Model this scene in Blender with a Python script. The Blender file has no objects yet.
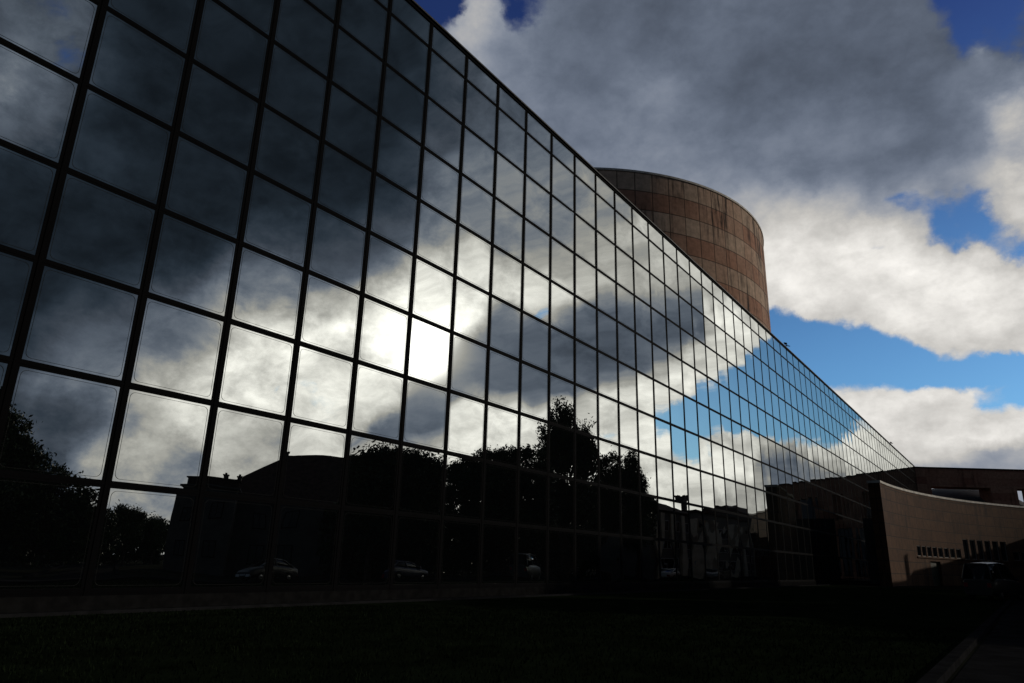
import bpy, math, random
from mathutils import Vector, Matrix
from bpy_extras.object_utils import world_to_camera_view

R = math.radians
scene = bpy.context.scene
COL = scene.collection
EYE = 1.6

# ------------------------------------------------------------------ frame of the glass front
YAW = 0.6214451470123108
U = Vector((math.sin(YAW), math.cos(YAW), 0))      # along the glass front, away from the viewer
N = Vector((math.cos(YAW), -math.sin(YAW), 0))     # out of the glass front, towards the lawn
F0 = Vector((-15.33592142, 16.17624774, 0))
BAY = 3.0247362
ROT = math.pi / 2 - YAW                            # turns local x into U, local y into -N
ROW0 = 27.4958                                     # topmost transom
ROOF = 29.21

def fp(a, p, z=0.0):
    return F0 + U * a + N * p + Vector((0, 0, z))

# ------------------------------------------------------------------ camera
cam_data = bpy.data.cameras.new('camera')
cam = bpy.data.objects.new('camera', cam_data)
COL.objects.link(cam)
cam_data.sensor_width = 36.0
cam_data.lens = 24.7436
cam_data.clip_start = 0.1
cam_data.clip_end = 6000
PITCH, ROLL = 0.3044371, 0.0274397
cp, sp, cr, sr = math.cos(PITCH), math.sin(PITCH), math.cos(ROLL), math.sin(ROLL)
fwd = Vector((0, cp, sp)); up0 = Vector((0, -sp, cp)); right0 = Vector((1, 0, 0))
right = right0 * cr + up0 * sr
up = up0 * cr - right0 * sr
M = Matrix((right, up, -fwd)).transposed().to_4x4()
M.translation = Vector((0, 0, EYE))
cam.matrix_world = M
scene.camera = cam
scene.render.resolution_x, scene.render.resolution_y = 1024, 683
bpy.context.view_layer.update()

# ------------------------------------------------------------------ node helpers
class NT:
    def __init__(self, tree):
        self.t = tree
    def n(self, typ, **kw):
        nd = self.t.nodes.new(typ)
        for k, v in kw.items():
            setattr(nd, k, v)
        return nd
    def put(self, sock, v):
        if hasattr(v, 'is_output') or isinstance(v, bpy.types.NodeSocket):
            self.t.links.new(v, sock)
        else:
            sock.default_value = v
    def math(self, op, a, b=None, c=None, clamp=False):
        nd = self.n('ShaderNodeMath', operation=op, use_clamp=clamp)
        self.put(nd.inputs[0], a)
        if b is not None: self.put(nd.inputs[1], b)
        if c is not None: self.put(nd.inputs[2], c)
        return nd.outputs[0]
    def vmath(self, op, a, b=None, c=None):
        nd = self.n('ShaderNodeVectorMath', operation=op)
        self.put(nd.inputs[0], a)
        if b is not None: self.put(nd.inputs[1], b)
        if c is not None: self.put(nd.inputs[2], c)
        return nd.outputs['Value'] if op in ('DOT_PRODUCT', 'LENGTH', 'DISTANCE') else nd.outputs[0]
    def smooth(self, x, a, b, lo=0.0, hi=1.0):
        nd = self.n('ShaderNodeMapRange', interpolation_type='SMOOTHSTEP')
        self.put(nd.inputs['Value'], x)
        for k, v in (('From Min', a), ('From Max', b), ('To Min', lo), ('To Max', hi)):
            self.put(nd.inputs[k], v)
        return nd.outputs['Result']
    def lin(self, x, a, b, lo=0.0, hi=1.0):
        nd = self.n('ShaderNodeMapRange')
        self.put(nd.inputs['Value'], x)
        for k, v in (('From Min', a), ('From Max', b), ('To Min', lo), ('To Max', hi)):
            self.put(nd.inputs[k], v)
        return nd.outputs['Result']
    def mix(self, f, a, b, mode='MIX'):
        nd = self.n('ShaderNodeMix', data_type='RGBA', blend_type=mode)
        self.put(nd.inputs[0], f); self.put(nd.inputs[6], a); self.put(nd.inputs[7], b)
        return nd.outputs[2]
    def noise(self, vec, scale, detail=4, rough=0.55, dist=0.0, color=False):
        nd = self.n('ShaderNodeTexNoise')
        self.put(nd.inputs['Vector'], vec)
        self.put(nd.inputs['Scale'], scale); self.put(nd.inputs['Detail'], detail)
        self.put(nd.inputs['Roughness'], rough); self.put(nd.inputs['Distortion'], dist)
        return nd.outputs['Color'] if color else nd.outputs[0]
    def ramp(self, x, stops, interp='LINEAR'):
        nd = self.n('ShaderNodeValToRGB')
        cr_ = nd.color_ramp; cr_.interpolation = interp
        while len(cr_.elements) < len(stops):
            cr_.elements.new(0.5)
        for e, (pos, col) in zip(cr_.elements, stops):
            e.position = pos
        for e, (pos, col) in zip(cr_.elements, stops):
            e.color = col
        self.put(nd.inputs[0], x)
        return nd.outputs[0]

# ------------------------------------------------------------------ sky
SUN_AZ, SUN_EL = 78.30, 16.61                       # degrees clockwise from +Y, above the horizon
SKY_ROWS = [0.0, 1.0, 2.0, 3.0, 4.0, 5.0, 6.0, 7.0, 8.0, 9.0, 10.0, 11.0, 12.0, 13.0, 14.0, 15.0, 16.0, 17.0, 18.0, 19.0, 20.0, 21.0, 22.0, 23.0, 24.0, 25.0, 26.0, 27.0, 28.0, 29.0, 30.0, 31.0, 32.0, 33.0, 34.0, 35.0, 36.0, 37.0, 38.0, 40.0, 42.5, 45.0, 47.5]
SKY_COVER = [
    [91, 82, 62, 43, 43, 43, 26, 26, 26, 12, 12, 12, 2, 2, 10, 10, 10, 29, 29, 29, 48, 48, 67, 67, 86, 86, 86, 95, 96, 96, 96, 96, 96, 96, 96, 96, 96, 97, 97, 97, 97, 97, 97, 98, 98, 98, 98, 98, 98, 98, 98, 98, 98, 96, 94, 95, 96, 100, 100, 100, 100, 100, 100, 100, 100, 100, 100, 100, 100, 100, 100, 100, 100, 100, 100, 100, 100, 100, 99, 96, 92, 89, 87, 86, 87, 91, 94, 98, 100, 100, 100, 100, 100, 100, 100, 100, 100, 100, 100, 100, 100, 100, 100, 100, 100, 100, 100, 100, 100, 100, 100, 100, 100, 100, 100, 100, 100, 100, 100, 100, 100, 100, 100, 100, 100, 100, 100, 100, 100, 100, 100, 100, 100, 100, 100, 100, 100, 100, 100, 100, 100, 100, 100, 100, 100, 100, 100, 100, 100, 100, 100, 100, 100, 100, 100],
    [96, 91, 82, 81, 62, 43, 43, 43, 26, 26, 26, 12, 12, 2, 2, 2, 10, 10, 10, 29, 29, 48, 48, 48, 67, 67, 86, 86, 95, 95, 96, 96, 96, 96, 96, 96, 96, 96, 96, 97, 97, 97, 97, 97, 98, 98, 98, 98, 98, 98, 98, 98, 98, 96, 94, 95, 95, 100, 100, 100, 100, 100, 100, 100, 100, 100, 100, 100, 100, 100, 100, 100, 100, 100, 100, 100, 100, 100, 99, 96, 92, 89, 87, 86, 87, 91, 94, 98, 100, 100, 100, 100, 100, 100, 100, 100, 100, 100, 100, 100, 100, 100, 100, 100, 100, 100, 100, 100, 100, 100, 100, 100, 100, 100, 100, 100, 100, 100, 100, 100, 100, 100, 100, 100, 100, 100, 100, 100, 100, 100, 100, 100, 100, 100, 100, 100, 100, 100, 100, 100, 100, 100, 100, 100, 100, 100, 100, 100, 100, 100, 100, 100, 100, 100, 100],
    [96, 96, 91, 91, 82, 62, 62, 43, 43, 43, 26, 26, 12, 12, 12, 2, 2, 2, 10, 10, 29, 29, 29, 48, 48, 48, 67, 67, 86, 86, 95, 95, 95, 95, 96, 96, 96, 96, 96, 96, 96, 97, 97, 97, 97, 98, 98, 98, 98, 98, 98, 98, 98, 96, 94, 94, 95, 98, 100, 100, 100, 100, 100, 100, 100, 100, 100, 100, 100, 100, 100, 100, 100, 100, 100, 100, 100, 100, 99, 96, 92, 89, 87, 86, 87, 91, 94, 98, 100, 100, 100, 100, 100, 100, 100, 100, 100, 100, 100, 100, 100, 100, 100, 100, 100, 100, 100, 100, 100, 100, 100, 100, 100, 100, 100, 100, 100, 100, 100, 100, 100, 100, 100, 100, 100, 100, 100, 100, 100, 100, 100, 100, 100, 100, 100, 100, 100, 100, 100, 100, 100, 100, 100, 100, 100, 100, 100, 100, 100, 100, 100, 100, 100, 100, 100],
    [99, 99, 96, 91, 91, 91, 81, 62, 62, 43, 43, 26, 26, 26, 12, 12, 12, 2, 2, 10, 10, 10, 29, 29, 29, 48, 48, 48, 67, 67, 86, 86, 86, 95, 95, 95, 96, 96, 96, 96, 96, 96, 97, 97, 97, 97, 98, 98, 98, 98, 98, 98, 98, 96, 94, 94, 95, 96, 100, 100, 100, 100, 100, 100, 100, 100, 100, 100, 100, 100, 100, 100, 100, 100, 100, 100, 100, 100, 99, 96, 92, 89, 87, 86, 87, 91, 94, 96, 100, 100, 100, 100, 100, 100, 100, 100, 100, 100, 100, 100, 100, 100, 100, 100, 100, 100, 100, 100, 100, 100, 100, 100, 100, 100, 100, 100, 100, 100, 100, 100, 100, 100, 100, 100, 100, 100, 100, 100, 100, 100, 100, 100, 100, 100, 100, 100, 100, 100, 100, 100, 100, 100, 100, 100, 100, 100, 100, 100, 100, 100, 100, 100, 100, 100, 100],
    [100, 100, 99, 99, 96, 91, 91, 81, 62, 62, 43, 43, 43, 26, 26, 26, 12, 12, 2, 2, 2, 10, 10, 10, 29, 29, 29, 48, 48, 67, 67, 67, 67, 86, 86, 95, 95, 95, 95, 96, 96, 96, 96, 96, 97, 97, 97, 97, 98, 98, 98, 98, 98, 96, 94, 93, 93, 94, 98, 100, 100, 100, 100, 100, 100, 100, 100, 100, 100, 100, 100, 100, 100, 100, 100, 100, 100, 100, 100, 99, 96, 84, 83, 85, 87, 89, 94, 99, 100, 100, 100, 100, 100, 100, 100, 100, 100, 100, 100, 100, 100, 100, 100, 100, 100, 100, 100, 100, 100, 100, 100, 100, 100, 100, 100, 100, 100, 100, 100, 100, 100, 100, 100, 100, 100, 100, 100, 100, 100, 100, 100, 100, 100, 100, 100, 100, 100, 100, 100, 100, 100, 100, 100, 100, 100, 100, 100, 100, 100, 100, 100, 100, 100, 100, 100],
    [100, 100, 100, 100, 99, 96, 96, 91, 91, 81, 62, 62, 43, 43, 43, 26, 26, 12, 12, 12, 2, 2, 2, 10, 10, 10, 29, 29, 48, 48, 48, 48, 67, 67, 67, 86, 86, 95, 95, 95, 95, 96, 96, 96, 96, 96, 97, 97, 97, 98, 98, 98, 98, 96, 94, 93, 93, 93, 97, 100, 100, 100, 100, 100, 100, 100, 100, 100, 100, 100, 100, 100, 100, 100, 100, 100, 100, 100, 100, 100, 94, 86, 86, 86, 86, 86, 92, 98, 99, 100, 100, 100, 100, 100, 100, 100, 100, 100, 100, 100, 100, 100, 100, 100, 100, 100, 100, 100, 100, 100, 100, 100, 100, 100, 100, 100, 100, 100, 100, 100, 100, 100, 100, 100, 100, 100, 100, 100, 100, 100, 100, 100, 100, 100, 100, 100, 100, 100, 100, 100, 100, 100, 100, 100, 100, 100, 100, 100, 100, 100, 100, 100, 100, 100, 100],
    [100, 100, 100, 100, 100, 99, 99, 96, 91, 91, 81, 62, 62, 62, 43, 43, 26, 26, 26, 12, 12, 12, 2, 2, 2, 10, 10, 29, 29, 29, 48, 48, 48, 48, 67, 67, 67, 86, 86, 95, 95, 95, 95, 96, 96, 96, 96, 96, 97, 97, 99, 99, 99, 98, 94, 91, 90, 93, 95, 96, 98, 100, 100, 100, 100, 100, 100, 100, 100, 100, 100, 100, 100, 100, 100, 100, 100, 100, 100, 100, 93, 86, 86, 86, 86, 86, 90, 95, 97, 99, 100, 100, 100, 100, 100, 100, 100, 100, 100, 100, 100, 100, 100, 100, 100, 100, 100, 100, 100, 100, 100, 100, 100, 100, 100, 100, 100, 100, 100, 100, 100, 100, 100, 100, 100, 100, 100, 100, 100, 100, 100, 100, 100, 100, 100, 100, 100, 100, 100, 100, 100, 100, 100, 100, 100, 100, 100, 100, 100, 100, 100, 100, 100, 100, 100],
    [100, 100, 100, 100, 100, 100, 99, 99, 99, 96, 91, 91, 81, 62, 62, 43, 43, 43, 26, 26, 26, 12, 12, 12, 2, 2, 10, 10, 10, 29, 29, 29, 29, 48, 48, 48, 67, 67, 86, 86, 95, 95, 95, 95, 95, 95, 95, 96, 96, 96, 96, 96, 95, 95, 95, 95, 95, 94, 94, 95, 98, 95, 95, 100, 100, 100, 100, 100, 100, 100, 100, 100, 100, 100, 100, 100, 100, 100, 100, 99, 86, 81, 85, 86, 86, 85, 87, 93, 95, 98, 99, 100, 100, 100, 100, 100, 100, 100, 100, 100, 100, 100, 100, 100, 100, 100, 100, 100, 100, 100, 100, 100, 100, 100, 100, 100, 100, 100, 100, 100, 100, 100, 100, 100, 100, 100, 100, 100, 100, 100, 100, 100, 100, 100, 100, 100, 100, 100, 100, 100, 100, 100, 100, 100, 100, 100, 100, 100, 100, 100, 100, 100, 100, 100, 100],
    [100, 100, 100, 100, 100, 100, 100, 100, 99, 99, 96, 96, 91, 81, 62, 62, 62, 43, 43, 43, 26, 26, 26, 12, 12, 2, 2, 2, 10, 10, 10, 10, 29, 29, 29, 48, 48, 67, 67, 85, 85, 95, 95, 95, 95, 95, 95, 95, 95, 95, 95, 95, 95, 95, 95, 95, 95, 94, 95, 94, 92, 92, 92, 74, 96, 100, 100, 100, 99, 98, 99, 100, 100, 100, 100, 100, 100, 100, 100, 98, 62, 48, 78, 86, 86, 85, 93, 100, 100, 100, 100, 100, 100, 100, 100, 100, 100, 100, 100, 100, 100, 100, 100, 100, 100, 100, 100, 100, 100, 100, 100, 100, 100, 100, 100, 100, 100, 100, 100, 100, 100, 100, 100, 100, 100, 99, 99, 99, 100, 100, 100, 100, 100, 100, 100, 100, 100, 100, 100, 100, 100, 100, 100, 100, 100, 100, 100, 100, 100, 100, 100, 100, 100, 100, 100],
    [100, 100, 100, 100, 100, 100, 100, 100, 100, 99, 99, 99, 96, 91, 91, 81, 62, 62, 62, 43, 43, 43, 26, 26, 12, 12, 12, 2, 2, 2, 10, 10, 10, 10, 29, 29, 48, 48, 58, 58, 85, 85, 85, 94, 95, 95, 95, 95, 95, 95, 95, 95, 95, 95, 95, 95, 95, 95, 92, 89, 83, 83, 83, 82, 55, 86, 99, 87, 41, 29, 46, 56, 64, 87, 97, 98, 99, 100, 100, 90, 39, 22, 60, 84, 86, 86, 95, 95, 87, 92, 98, 100, 100, 100, 100, 100, 100, 100, 100, 100, 100, 100, 100, 100, 100, 100, 100, 100, 100, 100, 100, 100, 100, 100, 99, 98, 98, 99, 99, 99, 99, 99, 99, 96, 96, 86, 80, 90, 99, 100, 100, 100, 100, 100, 100, 100, 100, 100, 100, 100, 100, 100, 100, 100, 100, 100, 100, 100, 100, 100, 100, 100, 100, 100, 100],
    [100, 100, 100, 100, 100, 100, 100, 100, 100, 100, 100, 99, 99, 96, 96, 91, 81, 81, 62, 62, 62, 43, 43, 26, 26, 26, 12, 12, 12, 2, 2, 2, 2, 10, 10, 29, 29, 29, 29, 58, 58, 58, 76, 85, 94, 94, 95, 95, 95, 95, 95, 95, 95, 95, 94, 91, 89, 86, 63, 78, 67, 70, 70, 61, 65, 40, 47, 15, 1, 0, 3, 23, 30, 22, 29, 39, 55, 67, 63, 35, 30, 9, 15, 50, 75, 88, 96, 72, 53, 56, 84, 100, 100, 100, 100, 100, 100, 100, 100, 100, 100, 100, 100, 100, 100, 100, 100, 100, 100, 100, 100, 100, 100, 100, 96, 84, 78, 85, 93, 97, 97, 96, 94, 88, 88, 69, 60, 76, 95, 100, 100, 100, 100, 100, 100, 100, 100, 100, 100, 100, 100, 100, 100, 100, 100, 100, 100, 100, 100, 100, 100, 100, 100, 100, 100],
    [100, 100, 100, 100, 100, 100, 100, 100, 100, 100, 100, 100, 100, 99, 99, 96, 96, 91, 81, 81, 62, 62, 43, 43, 43, 26, 26, 26, 12, 12, 12, 12, 2, 2, 10, 10, 10, 10, 29, 29, 29, 39, 58, 76, 76, 93, 95, 95, 95, 95, 95, 95, 95, 85, 34, 24, 23, 26, 47, 30, 37, 50, 50, 50, 33, 24, 21, 3, 0, 0, 0, 0, 0, 6, 1, 1, 2, 4, 22, 31, 7, 9, 30, 27, 48, 89, 96, 82, 74, 72, 88, 100, 100, 100, 100, 100, 100, 100, 100, 100, 100, 100, 100, 100, 100, 100, 100, 100, 100, 100, 100, 100, 100, 100, 95, 75, 56, 57, 73, 89, 95, 89, 76, 77, 77, 82, 82, 87, 96, 99, 100, 100, 100, 100, 100, 100, 100, 100, 100, 100, 100, 100, 100, 100, 100, 100, 100, 100, 100, 100, 100, 100, 100, 100, 100],
    [100, 100, 100, 100, 100, 100, 100, 100, 100, 100, 100, 100, 100, 100, 100, 99, 96, 96, 91, 81, 81, 62, 62, 62, 43, 43, 43, 26, 26, 26, 12, 12, 12, 2, 2, 0, 0, 10, 10, 10, 10, 29, 39, 39, 68, 93, 93, 91, 89, 86, 87, 86, 84, 73, 57, 44, 31, 13, 14, 13, 13, 20, 20, 24, 24, 15, 8, 10, 1, 0, 0, 0, 0, 0, 0, 0, 12, 32, 14, 7, 29, 36, 38, 56, 82, 98, 100, 100, 100, 99, 100, 100, 100, 100, 100, 100, 100, 100, 100, 100, 100, 100, 100, 100, 100, 100, 100, 100, 100, 100, 100, 100, 100, 100, 98, 88, 66, 49, 52, 71, 90, 77, 51, 58, 58, 86, 96, 96, 97, 99, 100, 100, 100, 100, 100, 100, 100, 100, 100, 100, 100, 100, 100, 100, 100, 100, 100, 100, 100, 100, 100, 100, 100, 100, 100],
    [100, 100, 100, 100, 100, 100, 100, 100, 100, 100, 100, 100, 100, 100, 100, 100, 99, 99, 96, 96, 91, 81, 81, 62, 62, 62, 43, 43, 43, 26, 26, 26, 12, 12, 2, 2, 0, 0, 0, 0, 10, 10, 10, 21, 50, 51, 51, 47, 38, 27, 10, 8, 7, 5, 2, 1, 0, 0, 3, 12, 12, 26, 26, 20, 8, 8, 8, 4, 5, 0, 0, 0, 0, 0, 0, 6, 10, 5, 25, 34, 31, 64, 91, 97, 99, 100, 100, 100, 100, 100, 100, 100, 100, 100, 100, 100, 100, 100, 100, 100, 100, 100, 100, 100, 100, 100, 100, 100, 100, 100, 100, 100, 100, 100, 100, 98, 86, 66, 53, 62, 85, 79, 57, 66, 66, 91, 99, 99, 99, 99, 100, 100, 100, 100, 100, 100, 100, 100, 100, 100, 100, 100, 100, 100, 100, 100, 100, 100, 100, 100, 100, 100, 100, 100, 100],
    [100, 100, 100, 100, 100, 100, 100, 100, 100, 100, 100, 100, 100, 100, 100, 100, 100, 100, 99, 96, 96, 91, 81, 81, 81, 62, 62, 62, 43, 43, 26, 26, 26, 12, 12, 2, 2, 2, 0, 0, 0, 0, 10, 1, 2, 1, 2, 1, 0, 0, 0, 0, 1, 1, 2, 5, 14, 20, 23, 27, 27, 47, 47, 27, 8, 4, 4, 4, 4, 3, 1, 0, 0, 0, 0, 1, 14, 35, 25, 37, 76, 96, 100, 100, 100, 100, 100, 100, 100, 100, 100, 100, 100, 100, 100, 100, 100, 100, 100, 100, 100, 100, 100, 100, 100, 100, 100, 100, 100, 100, 100, 100, 100, 100, 100, 100, 98, 91, 81, 82, 92, 93, 87, 91, 91, 98, 100, 99, 99, 99, 100, 100, 100, 100, 100, 100, 100, 100, 100, 100, 100, 100, 100, 100, 100, 100, 100, 100, 100, 100, 100, 100, 100, 100, 100],
    [100, 100, 100, 100, 100, 100, 100, 100, 100, 100, 100, 100, 100, 100, 100, 100, 100, 100, 100, 100, 99, 96, 96, 91, 81, 81, 81, 62, 62, 43, 43, 43, 33, 33, 12, 12, 12, 2, 2, 0, 0, 0, 0, 0, 0, 0, 0, 0, 2, 4, 5, 17, 46, 50, 59, 74, 90, 95, 91, 81, 65, 63, 63, 63, 26, 6, 4, 4, 4, 6, 10, 3, 0, 0, 1, 21, 30, 36, 60, 88, 99, 100, 100, 100, 100, 100, 100, 100, 100, 100, 100, 100, 100, 100, 100, 100, 100, 100, 100, 100, 100, 100, 100, 100, 100, 100, 100, 100, 100, 100, 100, 100, 100, 100, 100, 100, 100, 99, 98, 98, 99, 100, 99, 99, 99, 99, 99, 99, 99, 100, 100, 100, 100, 100, 100, 100, 100, 100, 100, 100, 100, 100, 100, 100, 100, 100, 100, 100, 100, 100, 100, 100, 100, 100, 100],
    [100, 100, 100, 100, 100, 100, 100, 100, 100, 100, 100, 100, 100, 100, 100, 100, 100, 100, 100, 100, 100, 99, 99, 96, 91, 91, 81, 81, 62, 62, 58, 58, 58, 33, 33, 33, 18, 12, 2, 2, 0, 0, 0, 0, 0, 1, 8, 4, 10, 21, 48, 85, 99, 99, 100, 100, 100, 100, 99, 98, 96, 96, 96, 80, 76, 4, 7, 6, 6, 7, 7, 14, 6, 2, 10, 35, 73, 92, 98, 100, 99, 100, 100, 100, 100, 100, 100, 100, 100, 100, 100, 100, 100, 100, 100, 100, 100, 100, 100, 100, 100, 100, 100, 100, 100, 100, 100, 100, 100, 100, 100, 100, 100, 100, 100, 100, 100, 100, 100, 100, 100, 100, 100, 99, 99, 99, 99, 99, 100, 100, 100, 100, 100, 100, 100, 100, 100, 100, 100, 100, 100, 100, 100, 100, 100, 100, 100, 100, 100, 100, 100, 100, 100, 100, 100],
    [100, 100, 100, 100, 100, 100, 100, 100, 100, 100, 100, 100, 100, 100, 100, 100, 100, 100, 100, 100, 100, 100, 99, 99, 99, 96, 91, 81, 81, 78, 78, 78, 58, 58, 58, 47, 33, 18, 18, 2, 0, 0, 0, 0, 0, 2, 9, 19, 57, 88, 98, 100, 100, 100, 100, 100, 100, 100, 100, 98, 93, 93, 93, 93, 93, 39, 6, 13, 13, 13, 19, 31, 33, 29, 46, 83, 99, 100, 100, 99, 100, 100, 100, 100, 100, 100, 100, 100, 100, 100, 100, 100, 100, 100, 100, 100, 100, 100, 100, 100, 100, 100, 100, 100, 100, 100, 100, 100, 100, 100, 100, 100, 100, 100, 100, 100, 100, 100, 100, 100, 100, 100, 100, 100, 100, 100, 100, 100, 100, 100, 100, 100, 100, 100, 100, 100, 100, 100, 100, 100, 100, 100, 100, 100, 100, 100, 100, 100, 100, 100, 100, 100, 100, 100, 100],
    [100, 100, 100, 100, 100, 100, 100, 100, 100, 100, 100, 100, 100, 100, 100, 100, 100, 100, 100, 100, 100, 100, 100, 100, 99, 99, 96, 91, 90, 90, 78, 78, 78, 78, 74, 58, 47, 47, 22, 8, 1, 1, 5, 15, 34, 49, 54, 83, 98, 100, 100, 100, 100, 100, 100, 100, 100, 100, 100, 90, 93, 93, 93, 82, 83, 82, 45, 13, 27, 31, 31, 45, 51, 71, 76, 93, 100, 100, 100, 100, 100, 100, 100, 100, 100, 100, 100, 100, 100, 100, 100, 100, 100, 100, 100, 100, 100, 100, 100, 100, 100, 100, 100, 100, 100, 100, 100, 100, 100, 100, 100, 100, 100, 100, 100, 100, 100, 100, 100, 100, 100, 100, 100, 100, 100, 100, 100, 100, 100, 100, 100, 100, 100, 100, 100, 100, 100, 100, 100, 100, 100, 100, 100, 100, 100, 100, 100, 100, 100, 100, 100, 100, 100, 100, 100],
    [100, 100, 100, 100, 100, 100, 100, 100, 100, 100, 100, 100, 100, 100, 100, 100, 100, 100, 100, 100, 100, 100, 100, 100, 100, 99, 99, 96, 96, 90, 90, 90, 90, 87, 78, 74, 74, 60, 50, 31, 20, 42, 70, 89, 97, 99, 99, 100, 100, 100, 100, 100, 100, 100, 100, 100, 100, 100, 99, 79, 82, 82, 82, 70, 70, 70, 52, 27, 31, 46, 58, 58, 70, 82, 81, 91, 99, 100, 100, 100, 100, 100, 100, 100, 100, 100, 100, 100, 100, 100, 100, 100, 100, 100, 98, 93, 86, 79, 86, 97, 100, 100, 100, 100, 100, 100, 100, 100, 100, 100, 100, 100, 100, 100, 100, 100, 100, 100, 100, 100, 100, 100, 100, 100, 100, 100, 100, 100, 100, 100, 100, 100, 100, 100, 100, 100, 100, 100, 100, 100, 100, 100, 100, 100, 100, 100, 100, 100, 100, 100, 100, 100, 100, 100, 100],
    [99, 100, 100, 100, 100, 100, 100, 100, 100, 100, 100, 100, 100, 100, 100, 100, 100, 100, 100, 100, 100, 100, 100, 100, 100, 100, 100, 99, 99, 96, 96, 96, 95, 90, 87, 87, 74, 73, 74, 71, 81, 96, 100, 100, 100, 100, 100, 100, 100, 100, 100, 100, 100, 100, 100, 100, 100, 94, 64, 45, 51, 51, 51, 59, 64, 64, 67, 49, 46, 58, 71, 83, 83, 87, 93, 95, 99, 100, 100, 100, 100, 100, 100, 100, 100, 100, 100, 100, 100, 100, 100, 100, 100, 100, 93, 64, 38, 34, 55, 86, 99, 100, 100, 100, 100, 100, 100, 100, 100, 100, 100, 100, 100, 100, 100, 100, 100, 100, 100, 100, 100, 100, 100, 100, 100, 100, 100, 100, 100, 100, 100, 100, 100, 100, 100, 100, 100, 100, 100, 100, 100, 100, 100, 100, 100, 100, 100, 100, 100, 100, 100, 100, 100, 100, 100],
    [99, 99, 100, 100, 100, 100, 100, 100, 100, 100, 100, 100, 100, 100, 100, 100, 100, 100, 100, 100, 100, 100, 100, 100, 100, 100, 100, 100, 100, 99, 99, 99, 96, 95, 95, 91, 85, 86, 87, 88, 95, 100, 100, 100, 100, 100, 100, 100, 100, 100, 100, 100, 100, 99, 96, 98, 80, 45, 29, 37, 49, 53, 53, 53, 63, 65, 65, 61, 71, 71, 83, 88, 93, 93, 95, 99, 100, 100, 100, 100, 100, 100, 100, 100, 100, 100, 100, 100, 100, 100, 100, 100, 100, 100, 97, 84, 74, 75, 81, 89, 96, 99, 100, 100, 100, 100, 100, 100, 100, 100, 100, 100, 100, 100, 100, 100, 100, 100, 100, 100, 100, 100, 100, 100, 100, 100, 100, 100, 100, 100, 100, 100, 100, 100, 100, 100, 100, 100, 100, 100, 100, 100, 100, 100, 100, 100, 100, 100, 100, 100, 100, 100, 100, 100, 100],
    [99, 99, 99, 100, 100, 100, 100, 100, 100, 100, 100, 100, 100, 100, 100, 100, 100, 100, 100, 100, 100, 100, 100, 100, 100, 100, 100, 100, 100, 100, 100, 100, 99, 99, 98, 95, 95, 96, 96, 97, 99, 100, 100, 100, 100, 100, 100, 99, 97, 98, 96, 96, 93, 69, 40, 48, 27, 42, 51, 68, 66, 75, 75, 75, 75, 75, 75, 75, 85, 88, 88, 93, 95, 99, 99, 99, 100, 100, 100, 100, 100, 100, 100, 100, 100, 100, 100, 100, 100, 100, 100, 100, 100, 100, 99, 98, 95, 93, 92, 95, 98, 100, 100, 100, 100, 100, 100, 100, 100, 100, 100, 100, 100, 100, 100, 100, 100, 100, 100, 100, 100, 100, 100, 100, 100, 100, 100, 100, 100, 100, 100, 100, 100, 100, 100, 100, 100, 100, 100, 100, 100, 100, 100, 100, 100, 100, 100, 100, 100, 100, 100, 100, 100, 100, 100],
    [99, 99, 99, 99, 100, 100, 100, 100, 100, 100, 100, 100, 100, 100, 100, 100, 100, 100, 100, 100, 100, 100, 100, 100, 100, 100, 100, 100, 100, 100, 100, 100, 100, 100, 100, 100, 99, 99, 99, 100, 100, 100, 100, 100, 100, 100, 99, 79, 66, 67, 76, 84, 67, 26, 25, 38, 24, 59, 87, 90, 85, 86, 86, 86, 86, 86, 91, 91, 92, 92, 95, 95, 99, 99, 99, 100, 100, 100, 100, 100, 100, 100, 100, 100, 100, 100, 100, 100, 100, 100, 100, 100, 100, 100, 100, 100, 99, 98, 98, 99, 99, 100, 100, 100, 100, 100, 100, 100, 100, 100, 100, 100, 100, 100, 100, 100, 100, 100, 100, 100, 100, 100, 100, 100, 100, 100, 100, 100, 100, 100, 100, 100, 100, 100, 100, 100, 100, 100, 100, 100, 100, 100, 100, 100, 100, 100, 100, 100, 100, 100, 100, 100, 100, 100, 100],
    [99, 99, 99, 99, 99, 100, 100, 100, 100, 100, 100, 100, 100, 100, 100, 100, 100, 100, 100, 100, 100, 100, 100, 100, 100, 100, 100, 100, 100, 100, 100, 100, 100, 100, 100, 100, 100, 100, 100, 100, 100, 100, 100, 100, 100, 100, 99, 93, 90, 89, 96, 91, 62, 29, 37, 31, 35, 69, 91, 92, 92, 91, 91, 91, 92, 92, 92, 92, 92, 93, 95, 99, 99, 100, 100, 100, 100, 100, 100, 100, 100, 100, 100, 100, 100, 100, 100, 100, 100, 100, 100, 100, 100, 100, 100, 100, 100, 100, 100, 100, 100, 100, 100, 100, 100, 100, 100, 100, 100, 100, 100, 100, 100, 100, 100, 100, 100, 100, 100, 100, 100, 100, 100, 100, 100, 100, 100, 100, 100, 100, 100, 100, 100, 100, 100, 100, 100, 100, 100, 100, 100, 100, 100, 100, 100, 100, 100, 100, 100, 100, 100, 100, 100, 100, 100],
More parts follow.
